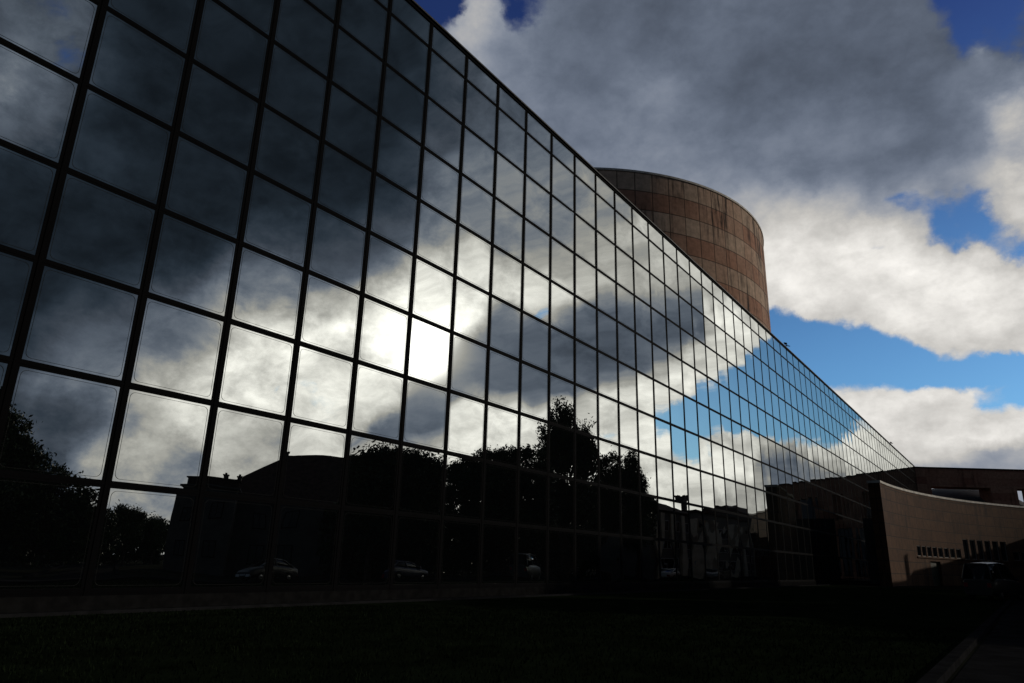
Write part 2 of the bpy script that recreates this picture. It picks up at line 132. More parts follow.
    [84, 99, 99, 99, 99, 99, 100, 100, 100, 100, 100, 100, 100, 100, 100, 100, 100, 100, 100, 100, 100, 100, 100, 100, 100, 100, 100, 100, 100, 100, 100, 100, 100, 100, 100, 100, 100, 100, 100, 100, 100, 100, 100, 100, 100, 100, 100, 100, 99, 97, 88, 68, 48, 35, 34, 37, 37, 58, 91, 92, 94, 93, 93, 93, 95, 93, 93, 96, 96, 96, 98, 99, 100, 100, 100, 100, 100, 100, 100, 100, 100, 100, 100, 100, 100, 100, 100, 100, 100, 100, 100, 100, 100, 100, 100, 100, 100, 100, 100, 100, 100, 100, 100, 100, 100, 100, 100, 100, 100, 100, 100, 100, 100, 100, 100, 100, 100, 100, 100, 100, 100, 100, 100, 100, 100, 100, 100, 100, 100, 100, 100, 100, 100, 100, 100, 100, 100, 100, 100, 100, 100, 100, 100, 100, 100, 100, 100, 100, 100, 100, 100, 100, 100, 100, 100],
    [84, 84, 99, 99, 99, 99, 100, 100, 100, 100, 100, 100, 100, 100, 100, 100, 100, 100, 100, 100, 100, 100, 100, 100, 100, 100, 100, 100, 100, 100, 100, 100, 100, 100, 100, 100, 100, 100, 100, 100, 100, 100, 100, 100, 100, 100, 100, 99, 94, 81, 60, 41, 48, 68, 74, 72, 62, 78, 93, 93, 95, 95, 95, 98, 98, 98, 98, 98, 98, 98, 98, 100, 100, 100, 100, 100, 100, 100, 100, 100, 100, 100, 100, 100, 100, 100, 100, 100, 100, 100, 100, 100, 100, 100, 100, 100, 100, 100, 100, 100, 100, 100, 100, 100, 100, 100, 100, 100, 100, 100, 100, 100, 100, 100, 100, 100, 100, 100, 100, 100, 100, 100, 100, 100, 100, 100, 100, 100, 100, 100, 100, 100, 100, 100, 100, 100, 100, 100, 100, 100, 100, 100, 100, 100, 100, 100, 100, 100, 100, 100, 100, 100, 100, 100, 99],
    [76, 84, 84, 99, 99, 99, 99, 100, 100, 100, 100, 100, 100, 100, 100, 100, 100, 100, 100, 100, 100, 100, 100, 100, 100, 100, 100, 100, 100, 100, 100, 100, 100, 100, 100, 100, 100, 100, 100, 100, 100, 100, 100, 100, 100, 100, 100, 99, 94, 88, 81, 84, 92, 92, 90, 89, 90, 94, 97, 98, 99, 99, 99, 99, 99, 99, 99, 99, 99, 99, 99, 99, 100, 100, 100, 100, 100, 100, 100, 100, 100, 100, 100, 100, 100, 100, 100, 100, 100, 100, 100, 100, 100, 100, 100, 100, 100, 100, 100, 100, 100, 100, 100, 100, 100, 100, 100, 100, 100, 100, 100, 100, 100, 100, 100, 100, 100, 100, 100, 100, 100, 100, 100, 100, 100, 100, 100, 100, 100, 100, 100, 100, 100, 100, 100, 100, 100, 100, 100, 100, 100, 100, 100, 100, 100, 100, 100, 100, 100, 100, 100, 99, 98, 95, 95],
    [76, 76, 84, 99, 99, 99, 99, 99, 100, 100, 100, 100, 100, 100, 100, 100, 100, 100, 100, 100, 100, 100, 100, 100, 100, 100, 100, 100, 100, 100, 100, 100, 100, 100, 100, 100, 100, 100, 100, 100, 100, 100, 100, 100, 100, 100, 100, 99, 99, 98, 98, 99, 99, 97, 95, 96, 97, 98, 99, 99, 99, 100, 100, 99, 99, 99, 95, 95, 95, 95, 95, 95, 100, 100, 100, 100, 100, 100, 100, 100, 100, 100, 100, 100, 100, 100, 100, 100, 100, 100, 100, 100, 100, 100, 100, 100, 100, 100, 100, 100, 100, 100, 100, 100, 100, 100, 100, 100, 100, 100, 100, 100, 100, 100, 100, 100, 100, 100, 100, 100, 100, 100, 100, 100, 100, 100, 100, 100, 100, 100, 100, 100, 100, 100, 100, 100, 100, 100, 100, 100, 100, 100, 100, 100, 100, 100, 100, 100, 99, 99, 97, 95, 92, 92, 86],
    [76, 76, 76, 84, 99, 99, 99, 99, 100, 100, 100, 100, 100, 100, 100, 100, 100, 100, 100, 100, 100, 100, 100, 100, 100, 100, 100, 100, 100, 100, 100, 100, 100, 100, 100, 100, 100, 100, 100, 100, 100, 100, 100, 100, 99, 99, 99, 99, 99, 99, 99, 99, 99, 99, 98, 98, 97, 96, 98, 100, 99, 99, 99, 95, 95, 91, 91, 95, 95, 95, 95, 95, 84, 100, 100, 100, 100, 100, 100, 100, 100, 100, 100, 100, 100, 100, 100, 100, 100, 100, 100, 100, 100, 100, 100, 100, 100, 100, 100, 100, 100, 100, 100, 100, 100, 100, 100, 100, 100, 100, 100, 100, 100, 100, 100, 100, 100, 100, 100, 100, 100, 100, 100, 100, 100, 100, 100, 100, 100, 100, 100, 100, 100, 100, 100, 100, 100, 100, 100, 100, 100, 100, 100, 100, 99, 98, 97, 96, 95, 96, 91, 87, 82, 80, 80],
    [73, 76, 76, 76, 84, 99, 99, 99, 99, 100, 100, 100, 100, 100, 100, 100, 100, 100, 100, 100, 100, 100, 100, 100, 100, 100, 100, 100, 100, 100, 100, 100, 100, 100, 100, 100, 100, 100, 100, 100, 99, 99, 99, 99, 99, 99, 99, 99, 99, 99, 99, 99, 99, 99, 97, 94, 92, 90, 91, 88, 84, 79, 79, 84, 78, 78, 80, 73, 67, 80, 73, 73, 68, 77, 100, 100, 100, 100, 100, 100, 100, 100, 100, 100, 100, 100, 100, 100, 100, 100, 100, 100, 100, 100, 100, 100, 100, 100, 100, 100, 100, 100, 100, 100, 100, 100, 100, 100, 100, 100, 100, 100, 100, 100, 100, 100, 100, 100, 100, 100, 100, 100, 100, 100, 100, 100, 100, 100, 100, 100, 100, 100, 100, 100, 100, 100, 100, 100, 100, 100, 100, 100, 99, 98, 95, 91, 89, 92, 93, 88, 78, 71, 65, 66, 66],
    [72, 72, 76, 76, 76, 99, 99, 99, 99, 99, 100, 100, 100, 100, 100, 100, 100, 100, 100, 100, 100, 100, 100, 100, 100, 100, 100, 100, 100, 100, 100, 100, 100, 100, 100, 100, 100, 100, 99, 99, 99, 99, 99, 99, 98, 98, 98, 98, 98, 98, 98, 98, 98, 98, 95, 90, 86, 81, 78, 77, 76, 67, 67, 63, 63, 63, 55, 59, 55, 59, 55, 59, 52, 46, 77, 100, 100, 100, 100, 100, 100, 100, 100, 100, 100, 100, 100, 100, 100, 100, 100, 100, 100, 100, 100, 100, 100, 100, 100, 100, 100, 100, 100, 100, 100, 100, 100, 100, 100, 100, 100, 100, 100, 100, 100, 100, 100, 100, 100, 100, 100, 100, 100, 100, 100, 100, 100, 100, 100, 100, 100, 100, 100, 100, 100, 100, 100, 100, 100, 100, 100, 100, 98, 94, 87, 80, 79, 77, 72, 65, 61, 57, 55, 58, 58],
    [53, 72, 72, 76, 76, 76, 99, 99, 99, 99, 99, 100, 100, 100, 100, 100, 100, 100, 100, 100, 100, 100, 100, 100, 100, 100, 100, 100, 100, 100, 100, 100, 100, 100, 100, 100, 100, 99, 99, 99, 99, 98, 98, 98, 98, 98, 98, 98, 98, 98, 98, 98, 98, 97, 94, 86, 81, 79, 78, 76, 71, 57, 57, 44, 53, 53, 48, 48, 44, 44, 44, 44, 41, 41, 41, 100, 100, 100, 100, 100, 100, 100, 100, 100, 100, 100, 100, 100, 100, 100, 100, 100, 100, 100, 100, 100, 100, 100, 100, 100, 100, 100, 100, 100, 100, 100, 100, 100, 100, 100, 100, 100, 100, 100, 100, 100, 100, 100, 100, 100, 100, 100, 100, 100, 100, 100, 100, 100, 100, 100, 100, 100, 100, 100, 100, 100, 100, 100, 100, 100, 100, 100, 97, 88, 68, 58, 57, 56, 56, 61, 62, 57, 56, 56, 56],
    [53, 72, 72, 72, 76, 76, 76, 99, 99, 99, 99, 100, 100, 100, 100, 100, 100, 100, 100, 100, 100, 100, 100, 100, 100, 100, 100, 100, 100, 100, 100, 100, 100, 100, 100, 100, 99, 99, 99, 98, 98, 98, 98, 98, 98, 98, 98, 98, 98, 98, 98, 98, 98, 97, 92, 83, 77, 70, 66, 56, 47, 42, 42, 40, 42, 42, 41, 41, 41, 41, 41, 41, 41, 41, 41, 53, 100, 100, 100, 100, 100, 100, 100, 100, 100, 100, 100, 100, 100, 100, 100, 100, 100, 100, 100, 100, 100, 100, 100, 100, 100, 100, 100, 100, 100, 100, 100, 100, 100, 100, 100, 100, 100, 100, 100, 100, 100, 100, 100, 100, 100, 100, 100, 100, 100, 100, 100, 100, 100, 100, 100, 100, 100, 100, 100, 100, 100, 100, 100, 100, 100, 99, 94, 78, 58, 58, 57, 58, 65, 65, 58, 56, 56, 56, 56],
    [53, 53, 72, 72, 72, 72, 76, 76, 99, 99, 99, 99, 100, 100, 100, 100, 100, 100, 100, 100, 100, 100, 100, 100, 100, 100, 100, 100, 100, 100, 100, 100, 100, 100, 100, 99, 99, 99, 98, 98, 98, 98, 98, 98, 98, 98, 98, 98, 98, 98, 98, 98, 98, 97, 92, 78, 59, 41, 63, 43, 40, 40, 40, 40, 40, 40, 40, 40, 40, 40, 40, 40, 40, 40, 40, 40, 76, 100, 100, 100, 100, 100, 100, 100, 100, 100, 100, 100, 100, 100, 100, 100, 100, 100, 100, 100, 100, 100, 100, 100, 100, 100, 100, 100, 100, 100, 100, 100, 100, 100, 100, 100, 100, 100, 100, 100, 100, 100, 100, 100, 100, 100, 100, 100, 100, 100, 100, 100, 100, 100, 100, 100, 100, 100, 100, 100, 100, 100, 100, 100, 100, 98, 93, 79, 61, 58, 58, 71, 67, 57, 56, 56, 56, 56, 56],
    [34, 34, 53, 72, 72, 72, 72, 76, 99, 99, 99, 99, 100, 100, 100, 100, 100, 100, 100, 100, 100, 100, 100, 100, 100, 100, 100, 100, 100, 100, 100, 100, 100, 100, 99, 99, 99, 98, 98, 98, 98, 98, 98, 98, 98, 98, 98, 98, 98, 98, 98, 98, 97, 95, 90, 73, 49, 22, 29, 39, 38, 39, 39, 40, 40, 40, 40, 40, 40, 40, 40, 40, 40, 40, 40, 40, 40, 76, 100, 100, 100, 100, 100, 100, 100, 100, 100, 100, 100, 100, 100, 100, 100, 100, 100, 100, 100, 100, 100, 100, 100, 100, 100, 100, 100, 100, 100, 100, 100, 100, 100, 100, 100, 100, 100, 100, 100, 100, 100, 100, 100, 100, 100, 100, 100, 100, 100, 100, 100, 100, 100, 100, 100, 100, 100, 100, 100, 100, 100, 100, 100, 98, 94, 83, 64, 59, 57, 56, 56, 56, 56, 56, 56, 56, 56],
    [34, 34, 34, 53, 72, 72, 72, 72, 87, 99, 99, 99, 99, 100, 100, 100, 100, 100, 100, 100, 100, 100, 100, 100, 100, 100, 100, 100, 100, 100, 100, 100, 100, 100, 99, 99, 99, 98, 98, 98, 98, 98, 98, 98, 98, 98, 98, 98, 98, 98, 98, 97, 96, 94, 89, 73, 48, 21, 19, 23, 18, 26, 26, 38, 40, 39, 39, 39, 39, 39, 39, 39, 39, 39, 39, 39, 39, 64, 100, 100, 100, 100, 100, 100, 100, 100, 100, 100, 100, 100, 100, 100, 100, 100, 100, 100, 100, 100, 100, 100, 100, 100, 100, 100, 100, 100, 100, 100, 100, 100, 100, 100, 100, 100, 100, 100, 100, 100, 100, 100, 100, 100, 100, 100, 100, 100, 100, 100, 100, 100, 100, 100, 100, 100, 100, 100, 100, 100, 100, 100, 100, 98, 94, 86, 69, 61, 58, 56, 56, 56, 56, 56, 56, 56, 56],
    [17, 17, 34, 34, 72, 72, 72, 72, 72, 87, 97, 99, 99, 100, 100, 100, 100, 100, 100, 100, 100, 100, 100, 100, 100, 100, 100, 100, 100, 100, 100, 100, 99, 99, 99, 98, 98, 98, 98, 98, 98, 98, 98, 98, 98, 98, 97, 97, 97, 96, 96, 95, 93, 91, 87, 72, 43, 17, 7, 4, 3, 14, 14, 35, 28, 28, 33, 39, 39, 39, 39, 39, 39, 39, 39, 39, 39, 39, 88, 100, 100, 100, 100, 100, 100, 100, 100, 100, 100, 100, 100, 100, 100, 100, 100, 100, 100, 100, 100, 100, 100, 100, 100, 100, 100, 100, 100, 100, 100, 100, 100, 100, 100, 100, 100, 100, 100, 100, 100, 100, 100, 100, 100, 100, 100, 100, 100, 100, 100, 100, 100, 100, 100, 100, 100, 100, 100, 100, 100, 100, 100, 99, 96, 90, 76, 63, 59, 57, 56, 56, 56, 56, 56, 56, 56],
    [17, 17, 17, 34, 34, 52, 72, 72, 72, 86, 94, 95, 98, 100, 100, 100, 100, 100, 100, 100, 100, 100, 100, 100, 100, 99, 99, 98, 98, 97, 97, 97, 97, 96, 96, 97, 97, 98, 98, 98, 98, 97, 97, 97, 96, 94, 92, 91, 90, 88, 87, 86, 85, 86, 86, 67, 32, 13, 5, 3, 8, 14, 14, 21, 28, 28, 28, 28, 33, 33, 33, 33, 39, 39, 39, 39, 39, 39, 76, 100, 100, 100, 100, 100, 100, 100, 100, 100, 100, 100, 100, 100, 100, 100, 100, 100, 100, 100, 100, 100, 100, 100, 100, 100, 100, 100, 100, 100, 100, 100, 100, 100, 100, 100, 100, 100, 100, 100, 100, 100, 100, 100, 100, 100, 100, 100, 100, 100, 100, 100, 100, 100, 100, 100, 100, 100, 100, 100, 100, 100, 100, 99, 97, 91, 80, 63, 64, 59, 58, 56, 56, 56, 56, 56, 56],
    [5, 5, 5, 17, 17, 17, 34, 25, 61, 82, 94, 99, 100, 100, 99, 98, 97, 98, 98, 99, 99, 99, 99, 99, 98, 95, 92, 90, 89, 88, 87, 87, 86, 87, 87, 89, 90, 91, 90, 89, 87, 84, 82, 80, 79, 77, 77, 76, 77, 77, 77, 77, 78, 81, 79, 69, 56, 24, 12, 11, 6, 14, 14, 14, 14, 21, 28, 28, 28, 28, 28, 28, 33, 33, 33, 33, 33, 33, 51, 88, 100, 100, 100, 100, 100, 100, 100, 100, 100, 100, 100, 100, 100, 100, 100, 100, 100, 100, 100, 100, 100, 100, 100, 100, 100, 100, 100, 100, 100, 100, 100, 100, 100, 100, 100, 100, 100, 100, 100, 100, 100, 100, 100, 100, 100, 100, 100, 100, 100, 100, 100, 100, 100, 100, 100, 100, 100, 100, 100, 100, 100, 97, 93, 86, 86, 79, 70, 63, 63, 63, 58, 56, 56, 56, 56],
    [5, 5, 5, 0, 0, 0, 0, 0, 0, 14, 65, 89, 88, 69, 34, 19, 25, 32, 44, 70, 86, 89, 89, 89, 89, 89, 88, 86, 81, 77, 74, 74, 74, 74, 74, 75, 76, 76, 76, 76, 76, 76, 76, 77, 78, 77, 77, 77, 77, 77, 77, 78, 78, 78, 79, 76, 67, 42, 27, 27, 11, 10, 10, 14, 14, 14, 14, 21, 21, 28, 28, 28, 28, 28, 28, 28, 28, 28, 33, 63, 100, 100, 100, 100, 100, 100, 100, 100, 100, 100, 100, 100, 100, 100, 100, 100, 100, 100, 100, 100, 100, 100, 100, 100, 100, 100, 100, 100, 100, 100, 100, 100, 100, 100, 100, 100, 100, 100, 100, 100, 100, 100, 100, 100, 100, 100, 100, 100, 100, 100, 100, 100, 100, 100, 100, 100, 100, 100, 100, 100, 100, 100, 97, 86, 86, 86, 78, 70, 69, 63, 63, 58, 58, 58, 56],
    [0, 0, 0, 0, 0, 0, 0, 3, 16, 34, 51, 65, 69, 60, 47, 36, 31, 38, 51, 64, 76, 85, 89, 89, 89, 88, 87, 84, 78, 78, 75, 75, 75, 74, 74, 75, 75, 76, 76, 76, 76, 76, 76, 76, 76, 77, 76, 76, 76, 77, 77, 78, 78, 78, 78, 78, 69, 56, 36, 36, 27, 27, 27, 14, 14, 14, 14, 14, 14, 21, 21, 21, 21, 28, 28, 28, 28, 28, 28, 28, 75, 100, 100, 100, 100, 100, 100, 100, 100, 100, 100, 100, 100, 100, 100, 100, 100, 100, 100, 100, 100, 100, 100, 100, 100, 100, 100, 100, 100, 100, 100, 100, 100, 100, 100, 100, 100, 100, 100, 100, 100, 100, 100, 100, 100, 100, 100, 100, 100, 100, 100, 100, 100, 100, 100, 100, 100, 100, 100, 100, 100, 100, 99, 94, 87, 86, 86, 86, 69, 69, 63, 63, 63, 62, 58],
    [0, 0, 0, 0, 0, 0, 0, 3, 16, 34, 51, 65, 69, 60, 47, 36, 31, 38, 51, 64, 76, 85, 89, 89, 89, 88, 87, 84, 81, 78, 75, 75, 74, 74, 74, 75, 75, 76, 76, 76, 76, 76, 76, 76, 76, 76, 76, 76, 76, 76, 77, 78, 78, 78, 78, 78, 78, 65, 49, 36, 36, 36, 36, 27, 27, 14, 14, 14, 14, 14, 14, 21, 21, 21, 21, 21, 28, 28, 28, 28, 58, 100, 100, 100, 100, 100, 100, 100, 100, 100, 100, 100, 100, 100, 100, 100, 100, 100, 100, 100, 100, 100, 100, 100, 100, 100, 100, 100, 100, 100, 100, 100, 100, 100, 100, 100, 100, 100, 100, 100, 100, 100, 100, 100, 100, 100, 100, 100, 100, 100, 100, 100, 100, 100, 100, 100, 100, 100, 100, 100, 100, 100, 100, 98, 94, 87, 87, 86, 86, 69, 69, 69, 63, 63, 62],
]
SKY_LIGHT = [
    [484, 454, 583, 529, 529, 529, 481, 481, 481, 442, 442, 442, 417, 417, 446, 446, 446, 516, 516, 516, 589, 589, 659, 659, 637, 637, 637, 668, 592, 592, 592, 592, 558, 558, 467, 467, 467, 388, 388, 388, 388, 388, 388, 335, 335, 335, 335, 335, 341, 341, 347, 347, 347, 337, 330, 664, 864, 1250, 1259, 1259, 1266, 1266, 1266, 1266, 1266, 1317, 1298, 1269, 1230, 1190, 1156, 1131, 1109, 1029, 945, 905, 868, 889, 988, 1100, 1167, 1229, 1238, 1238, 1233, 1228, 1222, 1216, 1204, 1203, 1199, 1199, 1199, 1199, 1195, 1185, 1172, 1146, 1111, 1079, 1062, 1063, 1081, 1109, 1130, 1123, 1068, 977, 866, 740, 616, 523, 462, 421, 399, 393, 392, 391, 391, 391, 390, 390, 389, 389, 389, 389, 389, 388, 387, 386, 386, 386, 386, 385, 385, 382, 352, 289, 222, 156, 92, 56, 55, 55, 61, 63, 63, 63, 70, 70, 70, 70, 76, 76, 76],
    [414, 484, 454, 542, 583, 529, 529, 529, 481, 481, 481, 442, 442, 417, 417, 417, 446, 446, 446, 516, 516, 589, 589, 589, 659, 659, 637, 637, 668, 668, 592, 592, 592, 558, 558, 558, 467, 467, 467, 388, 388, 388, 388, 388, 335, 335, 335, 335, 335, 341, 347, 347, 347, 337, 330, 496, 664, 1250, 1250, 1259, 1259, 1266, 1266, 1266, 1266, 1317, 1298, 1269, 1230, 1190, 1156, 1131, 1109, 1029, 945, 905, 868, 889, 988, 1100, 1167, 1229, 1238, 1238, 1233, 1228, 1224, 1218, 1213, 1203, 1199, 1199, 1199, 1199, 1195, 1185, 1172, 1146, 1111, 1079, 1062, 1063, 1081, 1109, 1130, 1123, 1068, 977, 866, 740, 616, 523, 462, 421, 399, 393, 392, 391, 391, 391, 390, 390, 389, 389, 389, 389, 389, 388, 388, 387, 386, 386, 386, 385, 385, 382, 352, 289, 222, 156, 92, 56, 55, 57, 63, 63, 63, 70, 70, 76, 76, 76, 76, 83, 83],
    [414, 414, 484, 484, 454, 583, 583, 529, 529, 529, 481, 481, 442, 442, 442, 417, 417, 417, 446, 446, 516, 516, 516, 589, 589, 589, 659, 659, 637, 637, 668, 668, 668, 668, 592, 558, 558, 558, 467, 467, 467, 388, 388, 388, 388, 335, 335, 335, 335, 341, 340, 347, 347, 337, 330, 330, 664, 1056, 1250, 1250, 1259, 1266, 1266, 1266, 1266, 1317, 1298, 1269, 1230, 1190, 1156, 1131, 1109, 1029, 945, 905, 868, 889, 988, 1100, 1167, 1229, 1238, 1238, 1233, 1228, 1224, 1218, 1213, 1210, 1202, 1199, 1199, 1199, 1195, 1185, 1172, 1146, 1111, 1079, 1062, 1063, 1081, 1109, 1130, 1123, 1068, 977, 866, 740, 616, 523, 462, 421, 399, 393, 392, 391, 391, 391, 390, 390, 389, 389, 389, 389, 389, 389, 388, 386, 386, 386, 386, 386, 385, 385, 384, 371, 233, 70, 53, 52, 52, 54, 66, 70, 70, 76, 76, 83, 83, 83, 83, 83, 83],
    [334, 373, 414, 484, 484, 484, 542, 583, 583, 529, 529, 481, 481, 481, 442, 442, 442, 417, 417, 446, 446, 446, 516, 516, 516, 589, 589, 589, 659, 659, 728, 728, 637, 668, 668, 636, 592, 558, 558, 558, 467, 467, 388, 388, 388, 388, 335, 335, 335, 335, 340, 347, 347, 337, 330, 330, 496, 856, 1250, 1250, 1250, 1259, 1259, 1266, 1266, 1317, 1298, 1269, 1230, 1190, 1156, 1131, 1109, 1029, 945, 905, 868, 889, 988, 1100, 1167, 1229, 1238, 1238, 1233, 1228, 1224, 1221, 1214, 1210, 1207, 1202, 1197, 1197, 1192, 1187, 1182, 1169, 1132, 1062, 1013, 1022, 1082, 1135, 1153, 1152, 1129, 1044, 862, 697, 599, 498, 424, 398, 392, 392, 391, 391, 391, 391, 390, 390, 390, 389, 389, 389, 390, 390, 390, 389, 388, 388, 387, 387, 386, 385, 378, 332, 173, 72, 54, 52, 53, 60, 81, 77, 77, 83, 83, 83, 83, 83, 83, 83, 88],
    [240, 286, 373, 373, 414, 484, 484, 542, 583, 583, 529, 529, 529, 481, 481, 481, 442, 442, 417, 417, 417, 446, 446, 446, 516, 516, 516, 589, 589, 659, 659, 659, 659, 728, 728, 668, 668, 636, 636, 558, 558, 467, 467, 467, 388, 388, 388, 327, 335, 335, 340, 340, 347, 337, 330, 321, 321, 494, 1048, 1250, 1250, 1167, 1167, 1332, 1335, 1328, 1310, 1280, 1237, 1187, 1134, 1110, 1112, 1114, 1077, 730, 691, 911, 931, 1181, 1225, 1252, 1247, 1238, 1229, 1222, 1226, 1225, 1219, 1213, 1207, 1202, 1197, 1197, 1192, 1188, 1182, 1169, 1133, 1064, 1014, 1021, 1079, 1133, 1153, 1153, 1132, 1053, 878, 708, 609, 512, 437, 409, 405, 407, 409, 410, 411, 410, 409, 407, 406, 404, 404, 404, 409, 417, 423, 418, 411, 411, 412, 412, 408, 396, 362, 270, 162, 81, 56, 53, 57, 75, 88, 90, 88, 88, 90, 90, 90, 90, 90, 88, 86],
    [240, 240, 286, 286, 373, 414, 453, 484, 484, 542, 583, 583, 529, 529, 529, 481, 481, 442, 442, 442, 417, 417, 417, 446, 446, 446, 516, 516, 589, 589, 589, 589, 659, 659, 659, 728, 728, 668, 668, 636, 636, 558, 558, 467, 467, 467, 388, 388, 327, 335, 334, 340, 347, 337, 330, 321, 314, 319, 914, 1253, 1289, 1292, 1292, 1414, 1420, 1416, 1406, 1292, 632, 534, 534, 576, 643, 501, 605, 543, 550, 671, 755, 1158, 1220, 1231, 1223, 1214, 1206, 1200, 1216, 1224, 1219, 1213, 1207, 1202, 1197, 1197, 1192, 1188, 1182, 1170, 1135, 1067, 1015, 1019, 1076, 1132, 1153, 1153, 1135, 1063, 894, 721, 625, 546, 485, 467, 474, 488, 499, 506, 512, 512, 504, 496, 489, 477, 477, 476, 495, 524, 514, 395, 361, 367, 411, 520, 539, 493, 447, 320, 185, 93, 59, 55, 68, 86, 90, 90, 90, 90, 90, 90, 86, 86, 86, 86, 86],
    [240, 240, 240, 240, 286, 373, 373, 414, 484, 484, 542, 583, 583, 583, 529, 529, 481, 481, 481, 442, 442, 442, 417, 417, 417, 446, 446, 516, 516, 516, 589, 589, 589, 589, 659, 659, 659, 728, 728, 668, 668, 636, 636, 558, 558, 467, 467, 427, 388, 327, 379, 359, 338, 327, 331, 329, 324, 311, 532, 1133, 1328, 1347, 1347, 1414, 1418, 1411, 1401, 1099, 344, 314, 311, 349, 256, 228, 253, 516, 554, 683, 981, 1212, 1222, 1232, 1223, 1214, 1206, 1198, 1205, 1219, 1218, 1213, 1208, 1202, 1197, 1197, 1192, 1188, 1182, 1170, 1136, 1069, 1016, 1019, 1073, 1130, 1152, 1153, 1135, 1068, 908, 735, 652, 620, 611, 624, 662, 706, 731, 746, 753, 746, 710, 668, 631, 596, 596, 585, 622, 661, 452, 299, 291, 292, 329, 536, 579, 520, 535, 492, 291, 106, 62, 62, 80, 89, 90, 90, 89, 86, 86, 83, 83, 79, 79, 79, 79],
    [240, 240, 240, 240, 240, 286, 373, 373, 373, 453, 484, 484, 581, 583, 583, 529, 529, 529, 481, 481, 481, 442, 442, 442, 417, 417, 446, 446, 446, 516, 516, 516, 516, 589, 589, 589, 659, 659, 728, 728, 753, 753, 636, 636, 624, 625, 534, 467, 427, 300, 298, 296, 295, 294, 293, 294, 294, 317, 342, 940, 1343, 1328, 1328, 1367, 1159, 1045, 1159, 977, 348, 327, 325, 349, 232, 226, 232, 563, 1131, 1304, 1348, 1322, 1234, 1232, 1225, 1215, 1207, 1194, 1195, 1224, 1227, 1222, 1216, 1211, 1206, 1206, 1201, 1198, 1193, 1185, 1163, 1123, 1092, 1096, 1129, 1162, 1173, 1154, 1113, 1046, 896, 726, 653, 657, 686, 712, 797, 867, 895, 906, 909, 862, 708, 589, 528, 508, 508, 516, 623, 729, 584, 331, 337, 396, 541, 619, 598, 499, 451, 318, 181, 93, 63, 67, 82, 88, 88, 88, 82, 82, 76, 76, 76, 76, 76, 76, 76],
    [240, 240, 240, 240, 240, 240, 286, 286, 373, 373, 453, 453, 484, 542, 583, 583, 583, 529, 529, 529, 481, 481, 481, 442, 442, 417, 417, 417, 446, 446, 446, 446, 516, 516, 516, 589, 589, 659, 659, 720, 720, 753, 753, 753, 743, 718, 625, 625, 586, 601, 558, 534, 516, 385, 317, 371, 399, 379, 513, 815, 1320, 1320, 1320, 1319, 1261, 1010, 995, 1182, 984, 934, 929, 593, 246, 231, 283, 857, 1344, 1379, 1367, 1330, 1197, 1161, 1217, 1216, 1207, 1194, 1235, 1268, 1262, 1255, 1249, 1243, 1238, 1238, 1234, 1229, 1225, 1221, 1217, 1213, 1210, 1207, 1205, 1203, 1200, 1157, 1000, 900, 768, 620, 542, 482, 352, 252, 438, 776, 930, 941, 944, 885, 572, 489, 480, 483, 483, 508, 639, 783, 775, 710, 699, 657, 601, 583, 539, 431, 242, 137, 96, 81, 73, 75, 78, 78, 77, 74, 72, 69, 69, 62, 68, 62, 62, 62, 62],
    [228, 240, 240, 240, 240, 240, 240, 255, 286, 373, 373, 373, 453, 484, 484, 581, 583, 583, 583, 529, 529, 529, 481, 481, 442, 442, 442, 417, 417, 417, 446, 446, 446, 446, 516, 516, 589, 589, 630, 630, 720, 720, 720, 745, 753, 743, 743, 706, 755, 715, 695, 754, 774, 776, 687, 719, 744, 727, 644, 776, 1220, 1327, 1327, 1277, 1401, 1395, 1381, 1328, 1177, 1060, 1056, 983, 658, 595, 884, 1211, 1329, 1345, 1315, 1247, 1109, 1068, 1131, 1209, 1207, 1197, 1245, 1266, 1253, 1251, 1247, 1235, 1230, 1230, 1235, 1231, 1227, 1223, 1219, 1216, 1212, 1209, 1207, 1204, 1201, 1159, 791, 563, 432, 304, 207, 152, 139, 179, 504, 869, 932, 943, 950, 925, 662, 543, 531, 572, 572, 680, 781, 845, 885, 976, 981, 884, 628, 426, 378, 378, 205, 106, 89, 82, 76, 73, 71, 62, 58, 57, 56, 58, 58, 57, 57, 53, 53, 53, 53],
    [215, 228, 228, 240, 240, 240, 240, 240, 240, 255, 295, 373, 373, 453, 453, 484, 581, 581, 583, 583, 583, 529, 529, 481, 481, 481, 442, 442, 442, 417, 417, 417, 417, 446, 446, 516, 516, 521, 521, 630, 630, 630, 692, 720, 745, 745, 743, 752, 709, 645, 618, 614, 656, 670, 633, 616, 658, 712, 648, 677, 941, 1368, 1368, 1400, 1413, 1465, 1420, 1380, 1298, 1184, 1109, 1117, 1107, 971, 882, 879, 971, 1023, 981, 893, 1114, 972, 1019, 1156, 1202, 1218, 1263, 1248, 1224, 1219, 1182, 1102, 1123, 1123, 1215, 1231, 1228, 1224, 1220, 1216, 1213, 1210, 1207, 1204, 1202, 1135, 412, 164, 144, 137, 135, 136, 201, 667, 960, 1086, 1127, 1110, 1084, 1053, 963, 860, 827, 850, 850, 905, 933, 949, 925, 937, 953, 935, 780, 538, 483, 440, 279, 186, 137, 121, 108, 107, 110, 67, 53, 52, 52, 53, 49, 49, 53, 53, 44, 44, 44],
